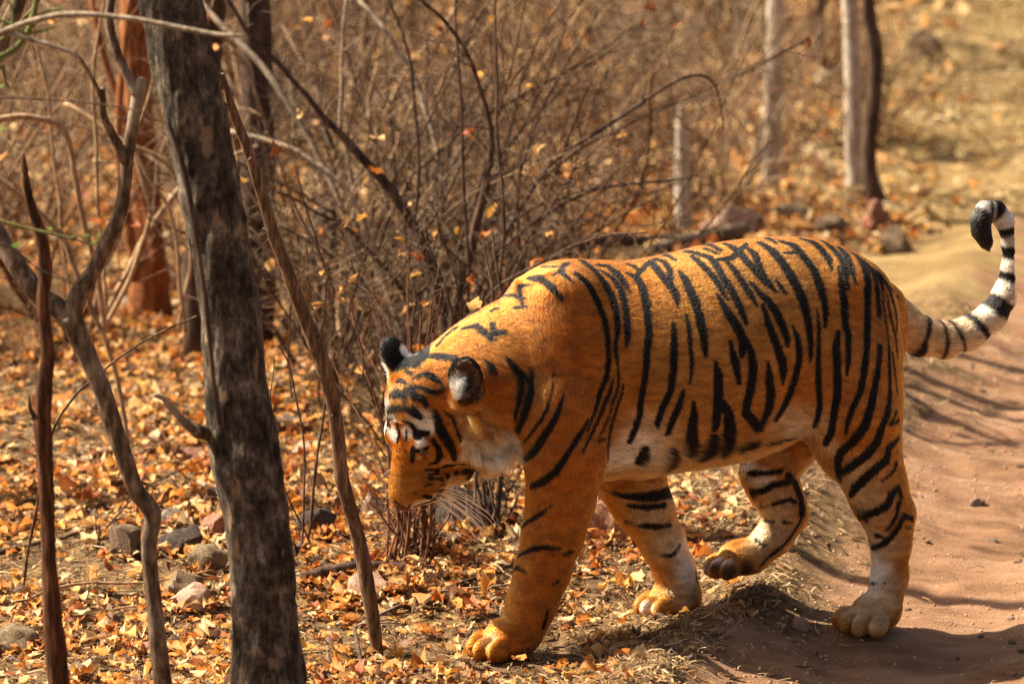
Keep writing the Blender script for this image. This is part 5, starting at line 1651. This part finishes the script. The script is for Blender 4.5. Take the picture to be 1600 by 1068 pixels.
# long locks of the ruff under the ears
RN = 15000
seeds = []
for s in (1, -1):
    for (x, y, rr) in ((742, 668, 22), (765, 682, 26), (785, 690, 24), (757, 706, 20), (738, 700, 16), (735, 650, 14)):
        p = skin(x, y, 'h')
        if s < 0: p = p - 2 * ((p - H0) @ HL) * HL
        near_ = np.flatnonzero(np.linalg.norm(TV - p, axis=1) < rr / 627.0)
        seeds.append((near_, s))
allv = np.concatenate([a for a, _ in seeds]); alls = np.concatenate([np.full(len(a), s) for a, s in seeds])
k = rng.integers(0, len(allv), RN); vi = allv[k]; sg = alls[k]
rl = TV[vi] + rng.normal(size=(RN, 3)) * .003
cid = np.floor((rl + .05 * rng.random(3)) / .020).astype(int)
h = (cid[:, 0] * 7349 + cid[:, 1] * 9151 + cid[:, 2] * 3571) % 97
lock = np.random.default_rng(5).random((97, 5))[h]
d0 = np.stack([mirror_dir(cam_dir(.62, -.68, .30), 1), mirror_dir(cam_dir(.62, -.68, .30), -1)])[(sg < 0).astype(int)]
dl = nz(d0 + (lock[:, :3] - .5) * .95 + rng.normal(size=(RN, 3)) * .08) @ TM
nn_ = vn[vi]
dl = nz(dl - nn_ * np.minimum(np.sum(dl * nn_, 1), 0)[:, None])
ll = (.016 + .034 * lock[:, 3] ** 1.5) * (.75 + .5 * rng.random(RN))
rw = to_world(rl)
rp = np.stack([rw - nn_ * .002, rw + dl * (ll * .33)[:, None] + nn_ * (ll * .16)[:, None], rw + dl * (ll * .68)[:, None] + nn_ * (ll * .22)[:, None], rw + dl * ll[:, None] + nn_ * (ll * .14)[:, None] - np.array([0, 0, .1]) * ll[:, None]], 1)
base_c, _ = coat_colour(rl + d0 * .012, vnl[vi])
low = smooth((H0[2] + .075 - rl[:, 2]) / .075 + .5 * (lock[:, 0] - .5))[:, None]
rc = base_c * .25 + (C_TAN * (1 - low) + C_WH * low) * .75
rc = np.where(lock[:, 4:5] < .14, rc * .35, np.where(lock[:, 4:5] < .30, rc * .5 + C_TAN * .5, rc)) * (.9 + .5 * lock[:, 3:4])
pts = np.concatenate([pts, rp]); cc = np.concatenate([cc, np.clip(rc, 0, .9)]); kk = np.concatenate([kk, np.zeros(RN)]); NF += RN
# tan hair standing up over the foot of the ears
BN = 700
for e, (ec, ax, sd, nn) in enumerate(EARS):
    o = rng.random((BN, 3))
    root = ec - ax * (.060 + .012 * o[:, :1]) + sd * ((o[:, 1:2] - .5) * .075) + nn * (.006 + .014 * o[:, 2:3])
    dl = nz(ax * .9 + nn * .25 + sd * ((o[:, 1:2] - .5) * .5) + rng.normal(size=(BN, 3)) * .22) @ TM
    ll = .018 + .02 * rng.random(BN)
    rw = to_world(root)
    rp = np.stack([rw, rw + dl * (ll * .35)[:, None], rw + dl * (ll * .7)[:, None], rw + dl * ll[:, None]], 1)
    rc = C_TAN * (.7 + .5 * o[:, :1]) + (C_PALE - C_TAN) * o[:, 1:2] * .6
    pts = np.concatenate([pts, rp]); cc = np.concatenate([cc, np.clip(rc, 0, .9)]); kk = np.concatenate([kk, np.zeros(BN)]); NF += BN
# pale tufts inside the ears
TN = 1500
for e, (ec, ax, sd, nn) in enumerate(EARS):
    o = rng.random((TN, 3))
    side = -sd * EAR_SIDE[e]
    dark = rng.random(TN) < .25
    root = ec + ax * (-.050 + .062 * o[:, :1]) + side * (.031 - .012 * np.abs(o[:, :1] - .5)) + nn * (.010 + .006 * o[:, 1:2])
    root = np.where(dark[:, None], ec + ax * (-.048 + .02 * o[:, :1]) - side * (.02 * o[:, 1:2]) + nn * .012, root)
    dl = nz(-side * .8 + ax * (.75 - 1.1 * o[:, :1]) + nn * .45 + rng.normal(size=(TN, 3)) * .25) @ TM
    ll = .016 + .024 * rng.random(TN)
    rw = to_world(root); nw_ = (nn @ TM)[None]
    rp = np.stack([rw, rw + dl * (ll * .35)[:, None], rw + dl * (ll * .7)[:, None] - nw_ * (ll * .04)[:, None], rw + dl * ll[:, None] - nw_ * (ll * .16)[:, None]], 1)
    rc = np.where(dark[:, None], C_DK * .8, (C_WH * (.75 + .3 * o[:, 2:3])))
    pts = np.concatenate([pts, rp]); cc = np.concatenate([cc, np.clip(rc, 0, .9)]); kk = np.concatenate([kk, np.zeros(TN)]); NF += TN
hc = bpy.data.hair_curves.new('fur')
hc.add_curves([4] * NF)
hc.attributes['position'].data.foreach_set('vector', pts.astype(np.float32).ravel())
ra = hc.attributes.new('radius', 'FLOAT', 'POINT')
rad = np.tile(np.array([.0006, .00054, .0004, .00012], np.float32), NF) * np.repeat(.8 + .4 * rng.random(NF), 4)
ra.data.foreach_set('value', rad.astype(np.float32))
tint = (.68 + .64 * rng.random(NF))[:, None] * np.array([1, 1, 1]) + (rng.random((NF, 1)) - .5) * np.array([0, .08, .16])
cf = np.clip(cc * np.where(kk[:, None] > .5, 1.0, tint), 0, .9)
cf = np.clip(cf ** 1.3 * np.array([.92, .88, .80]), 0, .88)
cat_ = hc.attributes.new('coat', 'FLOAT_COLOR', 'CURVE')
cat_.data.foreach_set('color', np.concatenate([cf, np.ones((NF, 1))], 1).astype(np.float32).ravel())
fm, nt, bs, N, L = new_mat('tiger_fur')
an = N.new('ShaderNodeAttribute'); an.attribute_name = 'coat'
hb = N.new('ShaderNodeBsdfHairPrincipled')
hb.model = 'CHIANG'; hb.parametrization = 'COLOR'
hb.inputs['Roughness'].default_value = .42
hb.inputs['Radial Roughness'].default_value = .6
hb.inputs['Coat'].default_value = 0
hb.inputs['IOR'].default_value = 1.38
L.new(an.outputs['Color'], hb.inputs['Color'])
L.new(hb.outputs[0], N['Material Output'].inputs['Surface'])
hc.materials.append(fm)
link(bpy.data.objects.new('fur', hc), tiger)
SC.cycles_curves.shape = 'RIBBONS'

# eyes and whiskers
em, nt, bs, N, L = new_mat('tiger_eye')
bs.inputs['Base Color'].default_value = (.075, .032, .008, 1)
bs.inputs['Roughness'].default_value = .08
for s in (1, -1):
    p = skin(658, 706, 'h')
    if s < 0:
        p = p - 2 * ((p - H0) @ HL) * HL
    bm = bmesh.new()
    bmesh.ops.create_uvsphere(bm, u_segments=16, v_segments=10, radius=.0115)
    me = bpy.data.meshes.new('eye'); bm.to_mesh(me); bm.free()
    me.materials.append(em)
    for f in me.polygons: f.use_smooth = True
    o = link(bpy.data.objects.new('eye', me), tiger)
    o.location = to_world(p - HUP * (.0080 if s > 0 else .0125) - HL * s * .001)
wp = []
for s in (1, -1):
    for k in range(11):
        row, i = k % 3, k // 3
        root = hd(.136 - .013 * i, s * (.061 + .004 * i), -.076 - .014 * row)
        hit = bvh.find_nearest(Vector(to_world(root)))
        root = to_local(np.array(hit[0]))
        dr = nz(HL * s * .8 + HF * (.16 - .12 * i + .10 * row) - HUP * (.40 + .16 * row) + rng.normal(size=3) * .06)
        n = .10 + .06 * rng.random()
        sag = np.array([0, 0, -1.0])
        wp.append([to_world(root + dr * n * t + sag * n * (.34 + .16 * rng.random()) * t * t) for t in (0, .2, .4, .6, .8, 1.0)])
wc = bpy.data.hair_curves.new('whiskers')
wc.add_curves([6] * len(wp))
wc.attributes['position'].data.foreach_set('vector', np.array(wp, np.float32).ravel())
ra = wc.attributes.new('radius', 'FLOAT', 'POINT')
ra.data.foreach_set('value', np.tile(np.array([.0015, .0015, .0014, .0012, .0009, .0003], np.float32), len(wp)))
wm, nt, bs, N, L = new_mat('whisker')
bs.inputs['Base Color'].default_value = (.93, .91, .88, 1)
hb = N.new('ShaderNodeBsdfHairPrincipled'); hb.model = 'CHIANG'; hb.parametrization = 'COLOR'
hb.inputs['Color'].default_value = (.93, .91, .87, 1); hb.inputs['Roughness'].default_value = .4
L.new(hb.outputs[0], N['Material Output'].inputs['Surface'])
wc.materials.append(wm)
link(bpy.data.objects.new('whiskers', wc), tiger)
# @@END tiger
